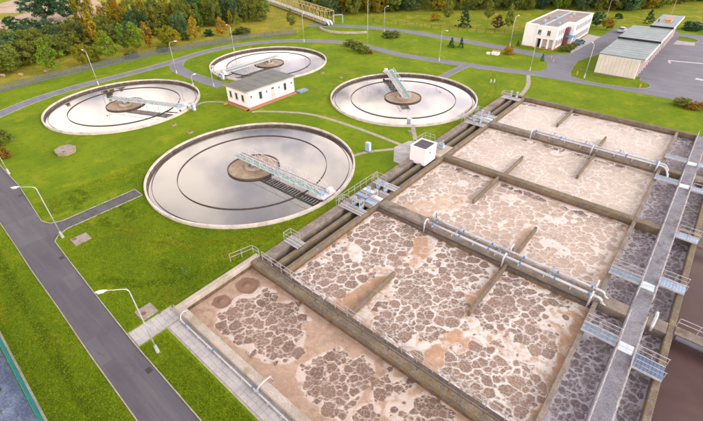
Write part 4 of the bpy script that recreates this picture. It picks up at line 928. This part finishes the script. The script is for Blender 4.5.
# car by the office
def car(label, x, y, rz, paint):
    t = thing('parked_car', label, 'car', (0,0,0))
    prof = [(-2.0,.35),(-2.05,.75),(-1.75,.92),(-1.15,.98),(.85,.95),(1.7,.82),(2.05,.62),(2.05,.35)]
    def ext(pr, w0, w1=None):
        w1 = w1 or w0; n = len(pr); q = MB()
        return q.add([(a,-w0 if z<1 else -w1,z) for a,z in pr]+[(a,w0 if z<1 else w1,z) for a,z in pr], [tuple(range(n)), tuple(range(2*n-1,n-1,-1))]+[(i,n+i,n+(i+1)%n,(i+1)%n) for i in range(n)])
    bd = ext(prof,.85).build('body', paint, t)
    cab = [(-1.75,.93),(-1.25,1.40),(.05,1.44),(.90,.95)]
    n = 4; q = MB(); q.add([(a,-.82 if z<1 else -.64,z) for a,z in cab]+[(a,.82 if z<1 else .64,z) for a,z in cab], [tuple(range(n)), tuple(range(2*n-1,n-1,-1))]+[(i,n+i,n+(i+1)%n,(i+1)%n) for i in range(n)])
    c = q.build('cabin', M['glass'], t); MB().box(-1.2,.02,-.62,.62,1.41,1.47).build('roof', paint, c)
    for wx in (-1.3,1.3):
        for wy in (-.80,.80):
            wl = MB().tube([(wx,wy-.10,.32),(wx,wy+.10,.32)],.32,16).build('wheel', M['tyre'], t); MB().tube([(wx,wy-.11,.32),(wx,wy+.11,.32)],.18,12).build('rim', M['galv'], wl)
    for wy in (-.6,.6):
        MB().box(1.98,2.07,wy-.18,wy+.18,.58,.72).build('headlight', M['plate'], t); MB().box(-2.07,-1.98,wy-.16,wy+.16,.65,.8).build('tail_light', M['maroon'], t)
    t.location = (x,y,.02); t.rotation_euler.z = rz
car('teal car parked beside the office building', -30.6,135.2, R(82), M['carteal'])
for lb,x,y,rz,p_ in (('pale grey car at the far left of the yard behind the shed', -24.6,158.5, R(80), 'plate'),('pale silver car at the right edge behind the shed', -3.0,171.5, R(20), 'galv'),('white van-like car at the right edge beyond the bush', -5.0,178.5,R(10),'white')):
    car(lb,x,y,rz,M[p_])

# ------------------------------------------------------------------ yellow pipe bridge
yb = thing('pipe_bridge', 'long yellow truss pipe bridge running off the top edge', 'bridge', (-106.5,111,0))
A, D, N = Vector((-106.5,110.4,.5)), Vector((-.945,.327,0)).normalized(), Vector((.327,.945,0)).normalized()
def bp(s_, w, z): p = A+D*s_+N*w; return (p.x,p.y,z)
LB, WB, HB = 66, 3.6, 3.9
for w in (0, WB):
    q = MB(); q.bar(bp(0,w,.6),bp(LB,w,.6),.22,.3); q.bar(bp(0,w,.6+HB),bp(LB,w,.6+HB),.2,.2); q.build('chord_pair', M['ybridge'], yb)
    for k in range(23):
        q = MB(); q.bar(bp(k*3,w,.6),bp(k*3,w,.6+HB),.14)
        if k < 22: q.bar(bp(k*3,w,.6 if k%2 else .6+HB),bp(k*3+3,w,.6+HB if k%2 else .6),.10)
        q.build('truss_web', M['ybridge'], yb)
for k in range(0,23): MB().bar(bp(k*3,0,.6+HB),bp(k*3,WB,.6+HB),.12).build('top_tie', M['ybridge'], yb)
for k in range(33): MB().bar(bp(k*2+1,.2,.62),bp(k*2+1,WB-.2,.62),1.7,.06).build('deck_plate', M['kerb'], yb)
for w in (.8,2.0): MB().tube([bp(-1.5,w,.4),bp(-.5,w,1.3),bp(4,w,1.3),bp(LB,w,1.3)],.32,12).build('pipe', M['plate'], yb)
t = thing('portal_frame', 'pale blue portal frame where the pipe bridge meets the ground', 'frame', (-105.5,116,0))
for p in ((-106.6,114.8),(-104.4,117.2)): MB().box(p[0]-.12,p[0]+.12,p[1]-.12,p[1]+.12,0,2.8).build('post', M['lblue'], t)
MB().bar((-106.6,114.8,2.8),(-104.4,117.2,2.8),.25).build('beam', M['lblue'], t)
rw = thing('retaining_wall', 'low curved white wall below the pipe bridge', 'wall', (-96,105.5,0))
wp = smooth_path([(-104.8,106.2),(-101,104.4),(-96,104.4),(-91.5,106.8),(-88,110.4)], 4)
for i in range(len(wp)-1): MB().bar((*wp[i],.3),(*wp[i+1],.3),.55,.6).build('wall_block', M['conc_pale'], rw)

# ------------------------------------------------------------------ lamp posts
def lamp(label, x, y, ang, h=7.4, arm=1.9):
    t = thing('street_lamp', label, 'lamp', (0,0,0), 'lamp posts around the works')
    MB().cyl(0,0,-.05,.9,.17,.12,14).build('base', M['galv'], t)
    MB().tube([(0,0,.85),(0,0,h*.5),(0,0,h-.35),(.12,0,h-.08),(.45,0,h),(arm*.6,0,h+.10),(arm-.35,0,h+.16)],[.066,.055,.044,.04,.036,.032,.032],10).build('pole', M['galv'], t, True)
    hd = MB(); n = 8
    xs = [arm-.45,arm-.2,arm+.15,arm+.38]; ws = [.05,.13,.15,.05]; hs = [.04,.08,.08,.03]
    vs = []; 
    for xx,w,hh in zip(xs,ws,hs): vs += [(xx,w*math.cos(2*math.pi*k/n),h+.17+hh*math.sin(2*math.pi*k/n)) for k in range(n)]
    hd.add(vs, [(i*n+k,i*n+(k+1)%n,(i+1)*n+(k+1)%n,(i+1)*n+k) for i in range(3) for k in range(n)]+[tuple(range(n-1,-1,-1)),tuple(range(3*n,4*n))])
    hdo = hd.build('lamp_head', M['white'], t, True)
    MB().box(arm-.2,arm+.25,-.11,.11,h+.05,h+.085).build('lens', M['plate'], hdo)
    t.location = (x,y,0); t.rotation_euler.z = ang; return t
lamp('grey lamp post nearest the camera beside the paved path', -27.5,5.5, R(-125), 7.9, 1.85)
lamp('grey lamp post at the side road junction on the left', -51.3,6.35, R(-128), 7.2, 1.95)
lamp('grey lamp post cut by the left edge of the photo', -74.2,7.1, R(-120), 7.2, 1.9)
for lb,x,y,a,h in (('lamp post beside the leftmost round tank by the perimeter road',-105.8,33.5,185,7.4),('lamp post at the fork between the perimeter road and the white building',-98.8,49.3,60,7.3),
    ('short lamp post left of the white building',-83.2,49.3,100,4.2),('lamp post behind the back round tank on the left',-104.9,70.9,180,6.6),('tall slim lamp post behind the back round tank in the centre',-96.2,90.2,120,7.6),
    ('tallest lamp post beside the round bushes in the top centre',-75.6,95.2,90,12.6),('lamp post by the perimeter road behind the right-hand round tank',-53.5,97.0,-10,7.4),('lamp post beside the upper road left of the spruce',-84.8,115.4,85,7.2),
    ('lamp post in front of the office building on the upper road verge',-45.3,122,80,7.6),('lamp post on the lawn tip before the office porch',-32.2,102.8,60,8.4),('lamp post on the grass island before the shed',-20.6,104.9,120,7.2),
    ('lamp post behind the office building by the trees',-32.9,172.5,10,6.6),('lamp post in the field beyond the far end of the shed',-16.6,190,0,6.4),('short lamp post at the back tank beside the house road',-86.8,46.4,60,2.6)):
    lamp(lb,x,y,R(a),h,1.5 if h>5 else .8)

# ------------------------------------------------------------------ fences
def wire_fence(label, pts, h, gap, m, posts, plinth=True, bars=14, group=None, name='wire_fence', rows=(.15,.4,.65,.95)):
    t = thing(name, label, 'fence', (*pts[0],0)); P0 = Vector((*pts[0],0))
    L = [Vector((*p,0)) for p in pts]; n = 0
    me_post = MB().box(-.05,.05,-.05,.05,0,h+.08).mesh('fence_post'); me_post.materials.append(posts)
    q = MB()
    for k in range(bars): q.box(gap*(k+.5)/bars-.018,gap*(k+.5)/bars+.018,-.018,.018,.22,h)
    for f in rows: q.box(0,gap,-.02,.02,h*f-.02+.1*(f<.2),h*f+.02+.1*(f<.2))
    me_pan = q.mesh('mesh_panel'); me_pan.materials.append(m)
    me_pl = MB().box(0.02,gap-.02,-.06,.06,0,.26).mesh('plinth_board'); me_pl.materials.append(m)
    for i in range(len(L)-1):
        d = L[i+1]-L[i]; ns = max(1, round(d.length/gap)); a = math.atan2(d.y,d.x); sx = d.length/ns/gap
        for k in range(ns):
            p = L[i]+d*k/ns-P0; link('fence_post', me_post, t, p)
            for me,nm in ((me_pan,'mesh_panel'),)+(((me_pl,'plinth_board'),) if plinth else ()):
                o = link(nm, me, t, p); o.rotation_euler.z = a; o.scale.x = sx
    return t
wire_fence('long dark wire fence along the meadow behind the perimeter road', [(-117,-8),(-118.5,17),(-119.8,28),(-119.4,53),(-117,67),(-114.2,80),(-105.5,96)], 1.5, 2.6, M['galvwire'], M['galvwire'], True, 26)
wire_fence('teal mesh fence at the bottom left corner', [(-60,-2.6),(-39.3,-3.0),(-20,-3.35)], 1.75, 2.4, M['greenfence'], M['greenfence'], True, 30, rows=(.15,.3,.45,.6,.75,.9,.99))
fk = structure('fence_kerb', MB().bar((-60,-2.45,.04),(-39.3,-2.85,.04),.16,.14).bar((-39.3,-2.85,.04),(-20,-3.2,.04),.16,.14), M['kerb'])
wire_fence('thin post and wire fence along the dry meadow behind the upper road', [(-100,124.5),(-84,127),(-66,130),(-50,136)], 1.2, 3.0, M['bark'], M['bark'], False, 0, rows=(.5,.9))

# ------------------------------------------------------------------ small ground things
def lump(name, label, cat, x, y, poly, h, m):
    t = tag(MB().poly([(a,c) for a,c in poly], 0, h).build(name, m), label, cat); t.location = (x,y,0); return t
o = thing('stone_slab', 'raised grey polygonal stone slab on the lawn at the left', 'stone slab', (-75.2,15.4,0))
pg = [(-1.5,.9),(.1,1.55),(1.35,1.0),(1.75,-.4),(.7,-1.4),(-.9,-1.3),(-1.7,-.2)]
MB().poly([(-75.2+a,15.4+c) for a,c in pg],0,.42).build('body', M['sludge'], o); MB().poly([(-75.2+a*1.04,15.4+c*1.04) for a,c in pg],.42,.55).build('cap', M['stone'], o); MB().box(-74.4,-74.0,14.7,15.1,.555,.60).build('cover', M['rust'], o)
o = thing('concrete_pad', 'flat concrete pad with rusty cover beside the side road lamp', 'concrete pad', (-49.2,7.5,0))
MB().bbox(-50.1,-48.4,6.7,8.5,0,.12,.03).build('slab', M['stone'], o); MB().cyl(-49.7,7.1,.12,.16,.24,n=16).build('cover', M['rust'], o)
o = thing('concrete_pad', 'flat concrete pad beside the paved path', 'concrete pad', (-32.6,7.0,0))
MB().bbox(-33.4,-31.75,6.3,7.9,0,.11,.03).build('slab', M['stone'], o); MB().cyl(-32.5,6.8,.11,.15,.22,n=16).build('cover', M['rust'], o)
for x,y,lb in ((-71.0,32.3,'small stone manhole between the two left tanks, farther one'),(-65.7,32.4,'small stone manhole left of the nearest tank'),(-70.7,71.4,'small stone manhole right of the white building, farther one'),(-64.8,71.5,'small stone manhole left of the right-hand tank'),(-35.4,56.6,'small stone manhole below the right-hand tank near the hut')):
    o = thing('manhole', lb, 'manhole', (x,y,0)); MB().cyl(x,y,0,.2,.5,.46,14).build('ring', M['stone'], o); MB().cyl(x,y,.2,.25,.34,n=14).build('cover', M['rust' if x<-50 else 'stone'], o)
o = thing('block_pile', 'white box with orange lid on the lawn before the office', 'box', (-44.5,111.4,0)); MB().bbox(-45.6,-43.8,110.6,112.0,0,.75,.08).build('box', M['white'], o); MB().bbox(-45.7,-43.7,111.2,112.1,.76,.9,.03).build('lid', M['orange'], o); MB().bbox(-46.9,-46.0,110.3,111.1,0,.45,.06).build('small_block', M['white'], o)
for x,y,lb in ((-9.6,105.3,'yellow hydrant on the grass tip right of the shed'),(-22.6,106.3,'yellow hydrant on the grass left of the shed'),(-30.2,112.9,'yellow hydrant at the lawn tip before the office'),(-31.6,115.6,'yellow hydrant by the upper road near the office')):
    o = thing('hydrant', lb, 'hydrant', (x,y,0)); MB().cyl(x,y,0,.7,.12,.10,12).build('body', M['yellow'], o); MB().cyl(x,y,.7,.85,.14,.05,12).build('cap', M['yellow'], o); MB().tube([(x-.22,y,.5),(x+.22,y,.5)],.06,8).build('outlet', M['yellow'], o)
for k,(x,y) in enumerate(((-35.8,89.3),(-35.2,89.8))):
    o = thing('marker_post', ['white marker post on the lawn right of the round tank, nearer of two','white marker post on the lawn right of the round tank, farther of two'][k], 'post', (x,y,0)); MB().box(x-.06,x+.06,y-.06,y+.06,0,.75).build('shaft', M['white'], o); MB().bar((x-.06,y,.7),(x+.3,y,.3),.06).build('brace', M['lblue'], o)
o = thing('marker_post', 'thin teal marker post on the lawn left of the front pool', 'post', (-34.2,12.2,0)); MB().box(-34.23,-34.17,12.17,12.23,0,1.0).build('shaft', M['greenfence'], o); MB().box(-34.25,-34.15,12.15,12.25,1.0,1.05).build('cap', M['greenfence'], o)
for k,(x,y) in enumerate(((-131.5,21.5),(-128.5,24.5),(-126.5,29.5))):
    q = MB(); q.tube([(x-.34,y-.18,.32),(x+.34,y+.18,.32)],.33,14); tag(q.build('hay_bale', M['straw']), ['pinkish hay bale at the left edge of the meadow','pinkish hay bale in the meadow, second from the left edge','pinkish hay bale in the meadow nearest the light green birch'][k], 'hay bale', 'hay bales in the meadow')

# ------------------------------------------------------------------ trees and shrubs
CL = {'lg':(.20,.29,.015),'mg':(.125,.21,.022),'dg':(.042,.105,.04),'bg':(.085,.15,.055),'ol':(.17,.20,.028),'do':(.135,.17,.03),'gr':(.035,.11,.025),'yg':(.24,.23,.015),'ye':(.34,.27,.015),'yo':(.24,.20,.015),'or':(.35,.21,.018),'ro':(.26,.14,.015),'re':(.30,.05,.03),'br':(.13,.085,.025)}
def crown_mesh(kind, seed, nleaf):
    r = np.random.default_rng(seed)
    # clump centres in a unit crown (radius .5, height 0..1)
    nc = {'round':75,'birch':85,'poplar':120,'poplar2':90,'bush':60,'spruce':120}[kind]
    C = []; 
    while len(C) < nc:
        z = r.uniform(0,1); a = r.uniform(0,2*math.pi)
        if kind == 'round': prof = math.sqrt(max(0,1-((z-.52)/.5)**2))*.48
        elif kind == 'bush': prof = math.sqrt(max(0,1-(max(0,z-.25)/.78)**2))*.48
        elif kind == 'birch': prof = .46*min(1,(z+.06)/.28)*(1-max(0,(z-.30)/.72))**.75
        elif kind in ('poplar','poplar2'): prof = .42*min(1,(z+.05)/.35)*(1-max(0,(z-.45)/.58))**.6
        else: prof = .46*(1-z)**.9+.02
        rad = prof*(r.uniform(.25,1)**.5)*(1+.22*math.sin(3*a+seed)+.15*math.sin(5*a+7*z+seed))
        if r.random() < .25+.75*prof/.48: C.append((rad*math.cos(a),rad*math.sin(a),z*.94+.02,r.uniform(.6,1.35)))
    C = np.array(C)
    ci = r.integers(0,len(C),nleaf); c = C[ci]
    sp = {'round':.115,'birch':.10,'poplar':.10,'poplar2':.10,'bush':.15,'spruce':.075}[kind]
    d = r.normal(size=(nleaf,3)); d /= np.linalg.norm(d,axis=1)[:,None]; d *= (r.uniform(0,1,nleaf)**.45)[:,None]
    zs = {'poplar':.45,'poplar2':.5,'birch':.7,'spruce':.35}.get(kind,.85)
    p = c[:,:3] + d*(sp*c[:,3])[:,None]*np.array([1,1,zs])
    if kind == 'spruce': p[:,2] -= .10*np.hypot(p[:,0],p[:,1])
    p[:,2] = np.maximum(p[:,2], .0)
    nrm = d*.8 + r.normal(size=(nleaf,3))*.5 + np.array([0,0,.35]); nrm /= np.linalg.norm(nrm,axis=1)[:,None]
    t1 = np.cross(nrm, r.normal(size=(nleaf,3))); t1 /= np.linalg.norm(t1,axis=1)[:,None]; t2 = np.cross(nrm,t1)
    s_ = (r.uniform(.6,1.3,nleaf)*{'round':.030,'birch':.036,'poplar':.048,'poplar2':.05,'bush':.055,'spruce':.040}[kind])[:,None]
    wz = np.array([1,1,{'poplar':.45,'poplar2':.5,'birch':.7,'spruce':.7}.get(kind,1)])
    V = np.stack([p-(t1*s_)*wz, p+(t2*s_*.6)*wz, p+(t1*s_)*wz, p-(t2*s_*.6)*wz],1).reshape(-1,3)
    F = np.arange(nleaf*4).reshape(-1,4)
    me = bpy.data.meshes.new('crown'); me.from_pydata(V.tolist(), [], F.tolist()); me.update()
    ctone = r.uniform(.15,.85,len(C))[ci]*.6 + r.uniform(0,1,nleaf)*.4
    at = me.attributes.new('tone','FLOAT','FACE'); at.data.foreach_set('value', ctone.astype(np.float32))
    me.materials.append(M['leaf']); return me
def trunk_mesh(kind, seed):
    r = random.Random(seed); q = MB(); hz0 = {'round':.75,'bush':.5}.get(kind,.9)
    q.tube([(0,0,-.02),(.01*r.uniform(-1,1),.01,.25),(.02*r.uniform(-1,1),0,.55),(.01,.01,hz0)],[.022,.016,.010,.003],7)
    for k in range(7 if kind != 'spruce' else 3):
        a = r.uniform(0,6.28); z = r.uniform(.2,.6); l = r.uniform(.2,.36)*(.5 if kind.startswith('poplar') else 1)
        q.tube([(0,0,z),(l*.5*math.cos(a),l*.5*math.sin(a),z+.09),(l*math.cos(a),l*math.sin(a),z+.22)],[.008,.005,.0015],5)
    me = q.mesh('trunk'); me.materials.append(M['birchbark' if kind == 'birch' else 'bark']); return me
NL = {'round':5200,'birch':3600,'poplar':3800,'poplar2':2600,'bush':2200,'spruce':3200}
PROTO = {k: [(crown_mesh(k, 11*i+3, NL[k]), trunk_mesh(k, i)) for i in range({'round':5,'birch':4,'bush':4}.get(k,2))] for k in NL}
def tree(x, y, h, w, kind, colr, label, group=None, name=None, cat='tree', low=1.0):
    cr_, tk = random.choice(PROTO[kind])
    t = thing(name or {'round':'deciduous_tree','birch':'birch_tree','poplar':'poplar_tree','poplar2':'poplar_tree','bush':'shrub','spruce':'spruce_tree'}[kind], label, cat, (x,y,0), group, random.uniform(0,6.28))
    base = {'round':.12,'birch':.14,'poplar':.08,'poplar2':.1,'bush':0,'spruce':.04}[kind]*low
    c = link('crown', cr_, t, (0,0,h*base)); c.scale = (w*1.08,w*1.08,h*(1-base))
    cc_ = CL[colr]; j = random.uniform(.85,1.15); c.color = (cc_[0]*j*random.uniform(.92,1.08),cc_[1]*j,cc_[2]*j,1)
    k_ = link('trunk', tk, t); k_.scale = (max(w,h*.45),max(w,h*.45),h)
    return t
TREES = [
(-124.4,30.5,8.2,5.4,'birch','lg','light green birch in the left meadow, nearest the left edge'),
(-133.2,23.8,6.6,7.9,'round','ol','wide olive tree at the left edge of the photo'),
(-200,54,10.5,11.6,'round','dg','large dark green round tree on the bare field at the top left'),
(-196.5,60,8.6,8.0,'round','dg','smaller dark green tree right of the large round one on the bare field'),
(-189.8,40.4,4.6,5.2,'round','gr','deep green rounded tree at the left in front of the bare field'),
(-191,45.4,3.2,4.6,'round','gr','low deep green shrub-like tree before the bare field'),
(-145,48.1,17.5,5.2,'poplar','yo','tallest olive and yellow poplar running off the top edge at the left'),
(-143.2,48.9,10.8,3.2,'poplar','ye','orange-yellow poplar beside the tallest poplar at the left'),
(-154.7,56.9,9.5,2.4,'poplar','or','first of three slim golden poplars behind the light green birches'),
(-155.2,60.0,10.0,2.6,'poplar','ye','second of three slim golden poplars behind the light green birches'),
(-154.7,62.4,12.2,3.0,'poplar','or','tallest of three slim golden poplars behind the light green birches'),
(-124.2,38.1,5.6,3.8,'round','yg','small yellow-green round tree by the fence left of the lamp'),
(-126.1,41.2,4.1,2.6,'bush','yg','small yellow-green bush beside the round tree by the fence'),
(-123.6,44.3,8.1,5.8,'birch','lg','broad light green birch in the left meadow, second from the left'),
(-129.2,51.4,7.8,4.4,'birch','mg','mid green birch paired with a brighter one in the left meadow'),
(-126.4,53.5,8.1,5.1,'birch','lg','bright green pointed birch left of the orange tree'),
(-128.1,57.8,7.4,3.5,'poplar2','or','slim orange autumn tree in the left meadow'),
(-125.9,62.3,5.7,5.0,'round','yg','rounded yellow-olive tree right of the slim orange tree'),
(-124.1,63.6,5.0,3.2,'round','ye','rounded bright yellow tree near the fence lamp'),
(-134.2,71.9,7.2,5.1,'round','bg','blue-green round tree at the edge of the wood'),
(-124.4,70.9,7.1,4.3,'birch','ye','yellow birch in front of the blue-green tree'),
(-142.5,86.5,8.4,5.6,'birch','lg','tall bright green pointed tree at the edge of the wood'),
(-123.4,79.8,5.6,4.3,'birch','or','orange and green pointed tree standing alone by the fence'),
(-133.6,90.8,5.4,1.9,'poplar2','ye','thin yellow sapling behind the orange pointed tree'),
(-130.2,91.3,4.8,2.6,'birch','yg','small yellow-green sapling right of the thin yellow one'),
(-113.6,101.4,6.2,3.4,'birch','ol','olive birch standing left of the yellow pipe bridge'),
(-76.7,141.8,8.6,3.8,'birch','ol','tall olive birch left of the large spruce'),
(-67.3,136.6,7.0,4.6,'spruce','dg','large dark spruce in the top centre'),
(-57.7,110.7,2.8,2.3,'spruce','dg','wider of the two small spruces beside the upper road'),
(-55.5,112.4,2.8,1.7,'spruce','dg','slimmer of the two small spruces beside the upper road'),
(-65.2,150.1,6.7,3.8,'birch','ol','olive birch right of the large spruce at the meadow'),
(-56.7,138.8,4.7,4.2,'birch','br','brownish low tree left of the office building'),
(-53.9,140.8,7.9,3.2,'birch','ol','tall olive birch touching the brownish tree left of the office'),
(-32.9,161.4,4.6,4.2,'round','dg','dark green tree at the far end of the office building'),
(-29.2,158.7,3.8,3.6,'round','or','orange tree at the far end of the office building'),
(-20.8,176.8,4.4,3.5,'spruce','dg','dark spruce behind the long shed'),
(-32.9,112.7,1.9,1.0,'spruce','dg','tiny conifer on the lawn tip before the office porch'),
(-43.6,123.4,1.5,1.1,'spruce','dg','tiny conifer against the left wall of the office'),
]
for a in TREES: tree(*a)
SHRUBS = [
(-126.9,77.3,2.1,2.5,'bush','dg','small dark shrub in the meadow left of the orange pointed tree'),
(-120.1,85.6,2.1,5.2,'bush','do','wide dark shrub by the fence behind the back tank'),
(-128.2,69.7,2.6,2.4,'bush','do','small dark shrub beside the yellow birch'),
(-121.6,58.5,1.5,3.4,'bush','do','low dark shrub at the fence below the slim orange tree'),
(-122.6,49.5,1.6,3.2,'bush','do','low dark shrub at the fence below the bright green birch'),
(-80.2,139.4,2.9,2.8,'bush','ye','yellow shrub in the dry meadow left of the olive birch'),
(-42.3,113.8,2.2,2.3,'bush','or','orange round shrub beside the upper road before the office'),
(-8.3,173.9,2.5,4.8,'bush','dg','dark spreading shrub at the right edge behind the shed'),
(-30.6,180,1.7,2.2,'bush','dg','small dark shrub in the field behind the office'),
(-81.9,94.9,1.9,3.2,'bush','ol','leftmost of the three joined round shrubs behind the back tank'),
(-76.6,91.9,2.5,3.5,'bush','ol','largest middle one of the three joined shrubs behind the back tank'),
(-73.4,91.4,2.0,2.6,'bush','ol','rightmost of the three joined shrubs behind the back tank'),
(-72.0,92.0,.9,1.0,'bush','re','tiny red shrub at the right end of the joined shrubs'),
(-78.7,110.8,1.8,4.8,'bush','do','wide dark shrub between the two roads in the top centre'),
(-1.2,98.8,1.5,2.6,'bush','ol','olive half of the shrub pair at the right edge'),
(.8,98.4,1.4,2.4,'bush','ro','orange half of the shrub pair at the right edge'),
(-87.2,9.6,2.4,3.0,'bush','ol','olive shrub cut by the left edge'),
(-81.2,8.3,1.8,1.9,'bush','ro','orange-red shrub cut by the left edge'),
(-31.4,125.2,1.3,2.6,'bush','do','green shrub in the bed before the office entrance'),
(-31.0,128.2,1.3,2.4,'bush','ol','olive shrub in the bed before the office entrance'),
(-30.8,130.6,1.2,1.8,'bush','ro','reddish shrub in the bed before the office entrance'),
]
for a in SHRUBS: tree(*a, cat='shrub')
# the wood along the top edge
LINE = [(-139,16),(-138,24),(-139,36),(-143,48),(-141,62),(-140,78),(-137,94),(-126,113),(-112,132),(-101,146),(-82,164),(-66,175),(-50,186),(-30,196),(-12,236),(20,262),(60,280)]
PT = [Vector((*p,0)) for p in LINE]
spots = []
for i in range(len(PT)-1):
    d = PT[i+1]-PT[i]; n = Vector((-d.y,d.x,0)).normalized(); ln = d.length
    if n.x > 0: n = -n
    for row in range(4):
        k = 0
        while k < ln:
            p = PT[i]+d*(k/ln)+n*(row*6+random.uniform(-1.5,1.5)+1)
            spots.append((p.x,p.y,row)); k += random.uniform(4.2,6.0)+row*.5
WL = {'round':'rounded %s tree, ','poplar':'tall %s poplar, ','birch':'pointed %s tree, '}
def place(x, y, row):
    p = 'at the top left corner' if y < 34 else 'behind the left round tank' if y < 62 else 'behind the road fork' if y < 84 else 'left of the yellow pipe bridge' if y < 108 and x < -115 else 'behind the yellow pipe bridge' if x < -100 else 'behind the meadow left of the spruce' if x < -68 else 'behind the meadow right of the spruce' if x < -44 else 'behind the office building' if x < -14 else 'behind the long shed'
    return ('front row of the wood ' if row == 0 else 'rear of the wood ')+p
CN = {'ol':'olive','do':'dark olive','dg':'dark green','bg':'blue-green','yo':'yellow-olive','ye':'yellow','or':'orange','mg':'mid green','yg':'yellow-green','lg':'light green'}
BA, BD = Vector((-106.5,110.4,0)), Vector((-.945,.327,0))
for x,y,row in spots:
    vv = Vector((x,y,0))-BA; ss = vv.dot(BD); oo = (vv-BD*ss).dot(Vector((.327,.945,0)))
    if -6 < ss < 44 and -13 < oo < 8: continue
    if math.hypot(x+155,y-59) < 4.5 or math.hypot(x+145,y-48) < 3: continue
    left = y < 60
    u = random.random()
    if left:
        kind, c = ('round', random.choice(['do','ol','ol','ol','dg','bg']))
        h = random.uniform(5.2,7.4) if row < 3 else random.uniform(5.5,7.0); w = random.uniform(6,8.5)
        if y > 46 and u < .10: kind, c, h, w = 'poplar', random.choice(['yo','ye']), random.uniform(10,14), 3.2
    else:
        kind = 'round' if u < .62 else ('poplar' if u < .84 else 'birch')
        c = random.choice(['do','ol','ol','dg','bg','ol','yo']) if kind == 'round' else random.choice(['yo','ol','ye','yo','ol'] if kind == 'poplar' else ['mg','yg','ol','lg'])
        h = random.uniform(7.5,11); w = random.uniform(6,8.5) if kind == 'round' else random.uniform(3,4.2)
        if x > -14: h *= .75
    tree(x,y,h,w,kind,c, WL[kind] % CN[c] + place(x,y,row), 'trees of the wood along the top edge, '+CN[c]+' '+kind, low=.2)
# meadow trees around the pipe bridge
# ------------------------------------------------------------------ grass blades on the nearer lawn
def blades(N):
    xs = rng.uniform(-62,-12,N*3); ys = rng.uniform(-3.2,34,N*3)
    dist = np.hypot(np.hypot(xs,ys),30); keep = rng.uniform(0,1,N*3) < np.clip((26/dist)**2.2,0,1)*1.3
    def road_l(x): return np.interp(x, [p[0] for p in LE][::-1], [p[1] for p in LE][::-1])
    def road_r(x): return np.interp(x, [p[0] for p in RE][::-1], [p[1] for p in RE][::-1])
    ok = keep & ~((ys > road_l(xs)-.1) & (ys < road_r(xs)+.1))
    ok &= ~((xs > -30.7) & (ys > 7.1)) & ~((xs > -31.7) & (xs < -29.1) & (ys > 4)) & ~((xs < -52.6) & (xs > -57) & (ys > 4) & (ys < 17.2))
    for cx,cy,r in TANKS: ok &= np.hypot(xs-cx,ys-cy) > r+.05
    ok &= ~((np.abs(xs+49.2) < 1) & (np.abs(ys-7.6) < 1)) & ~((np.abs(xs+32.6) < .95) & (np.abs(ys-7.1) < .95))
    xs, ys = xs[ok][:N], ys[ok][:N]; n = len(xs)
    a = rng.uniform(0,2*math.pi,n); h = rng.uniform(.04,.12,n); w = rng.uniform(.02,.05,n); ln = rng.uniform(-.06,.06,(n,2))
    V = np.stack([np.stack([xs-w*np.cos(a),ys-w*np.sin(a),np.zeros(n)],-1), np.stack([xs+w*np.cos(a),ys+w*np.sin(a),np.zeros(n)],-1), np.stack([xs+ln[:,0],ys+ln[:,1],h],-1)],1).reshape(-1,3)
    me = bpy.data.meshes.new('grass_blades'); me.vertices.add(3*n); me.vertices.foreach_set('co', V.ravel())
    me.loops.add(3*n); me.loops.foreach_set('vertex_index', np.arange(3*n)); me.polygons.add(n); me.polygons.foreach_set('loop_start', np.arange(n)*3); me.polygons.foreach_set('loop_total', np.full(n,3))
    me.update(); at = me.attributes.new('tone','FLOAT','FACE'); at.data.foreach_set('value', rng.uniform(0,1,n).astype(np.float32))
    me.materials.append(M['blade']); return tag(link('grass', me), 'short green blades of grass on the nearer lawn', 'grass', kind='stuff')
blades(260000)
def litter(N):
    xs = rng.uniform(-62,-12,N); ys = rng.uniform(-3,34,N); ok = ~((xs > -30.8) & (ys > 7)) & ~((ys > .9) & (ys < 7.2))
    for cx,cy,r in TANKS: ok &= np.hypot(xs-cx,ys-cy) > r+.2
    xs, ys = xs[ok], ys[ok]; n = len(xs); a = rng.uniform(0,6.28,n); w = rng.uniform(.03,.10,n)**1.0; h = rng.uniform(.06,.14,n)
    c, q = np.cos(a)*w, np.sin(a)*w
    V = np.stack([np.stack([xs-c,ys-q,h*.7],-1),np.stack([xs+q,ys-c,h],-1),np.stack([xs+c,ys+q,h*.8],-1),np.stack([xs-q,ys+c,h*.6],-1)],1).reshape(-1,3)
    me = bpy.data.meshes.new('weeds'); me.from_pydata(V.tolist(), [], np.arange(4*n).reshape(-1,4).tolist()); me.update()
    at = me.attributes.new('tone','FLOAT','FACE'); at.data.foreach_set('value', rng.uniform(0,1,n).astype(np.float32)); me.materials.append(M['leaf'])
    o = tag(link('weeds', me), 'broad-leaved weeds scattered in the nearer lawn', 'weeds', kind='stuff'); o.color = (.13,.20,.012,1)
litter(16000)
# weeds on the bluish gravel
for k,(x,y,w) in enumerate(((-37.5,-5.2,1.0),(-35.2,-6.0,1.3),(-34.0,-4.9,.7),(-32.8,-6.8,1.2))):
    tree(x,y,.45,w,'bush','mg', ['small weed clump behind the teal fence, uppermost','wide weed clump behind the teal fence, second','small weed clump close to the teal fence','weed clump in the bottom left corner'][k], 'weeds behind the teal fence', 'weed_clump', 'weed')
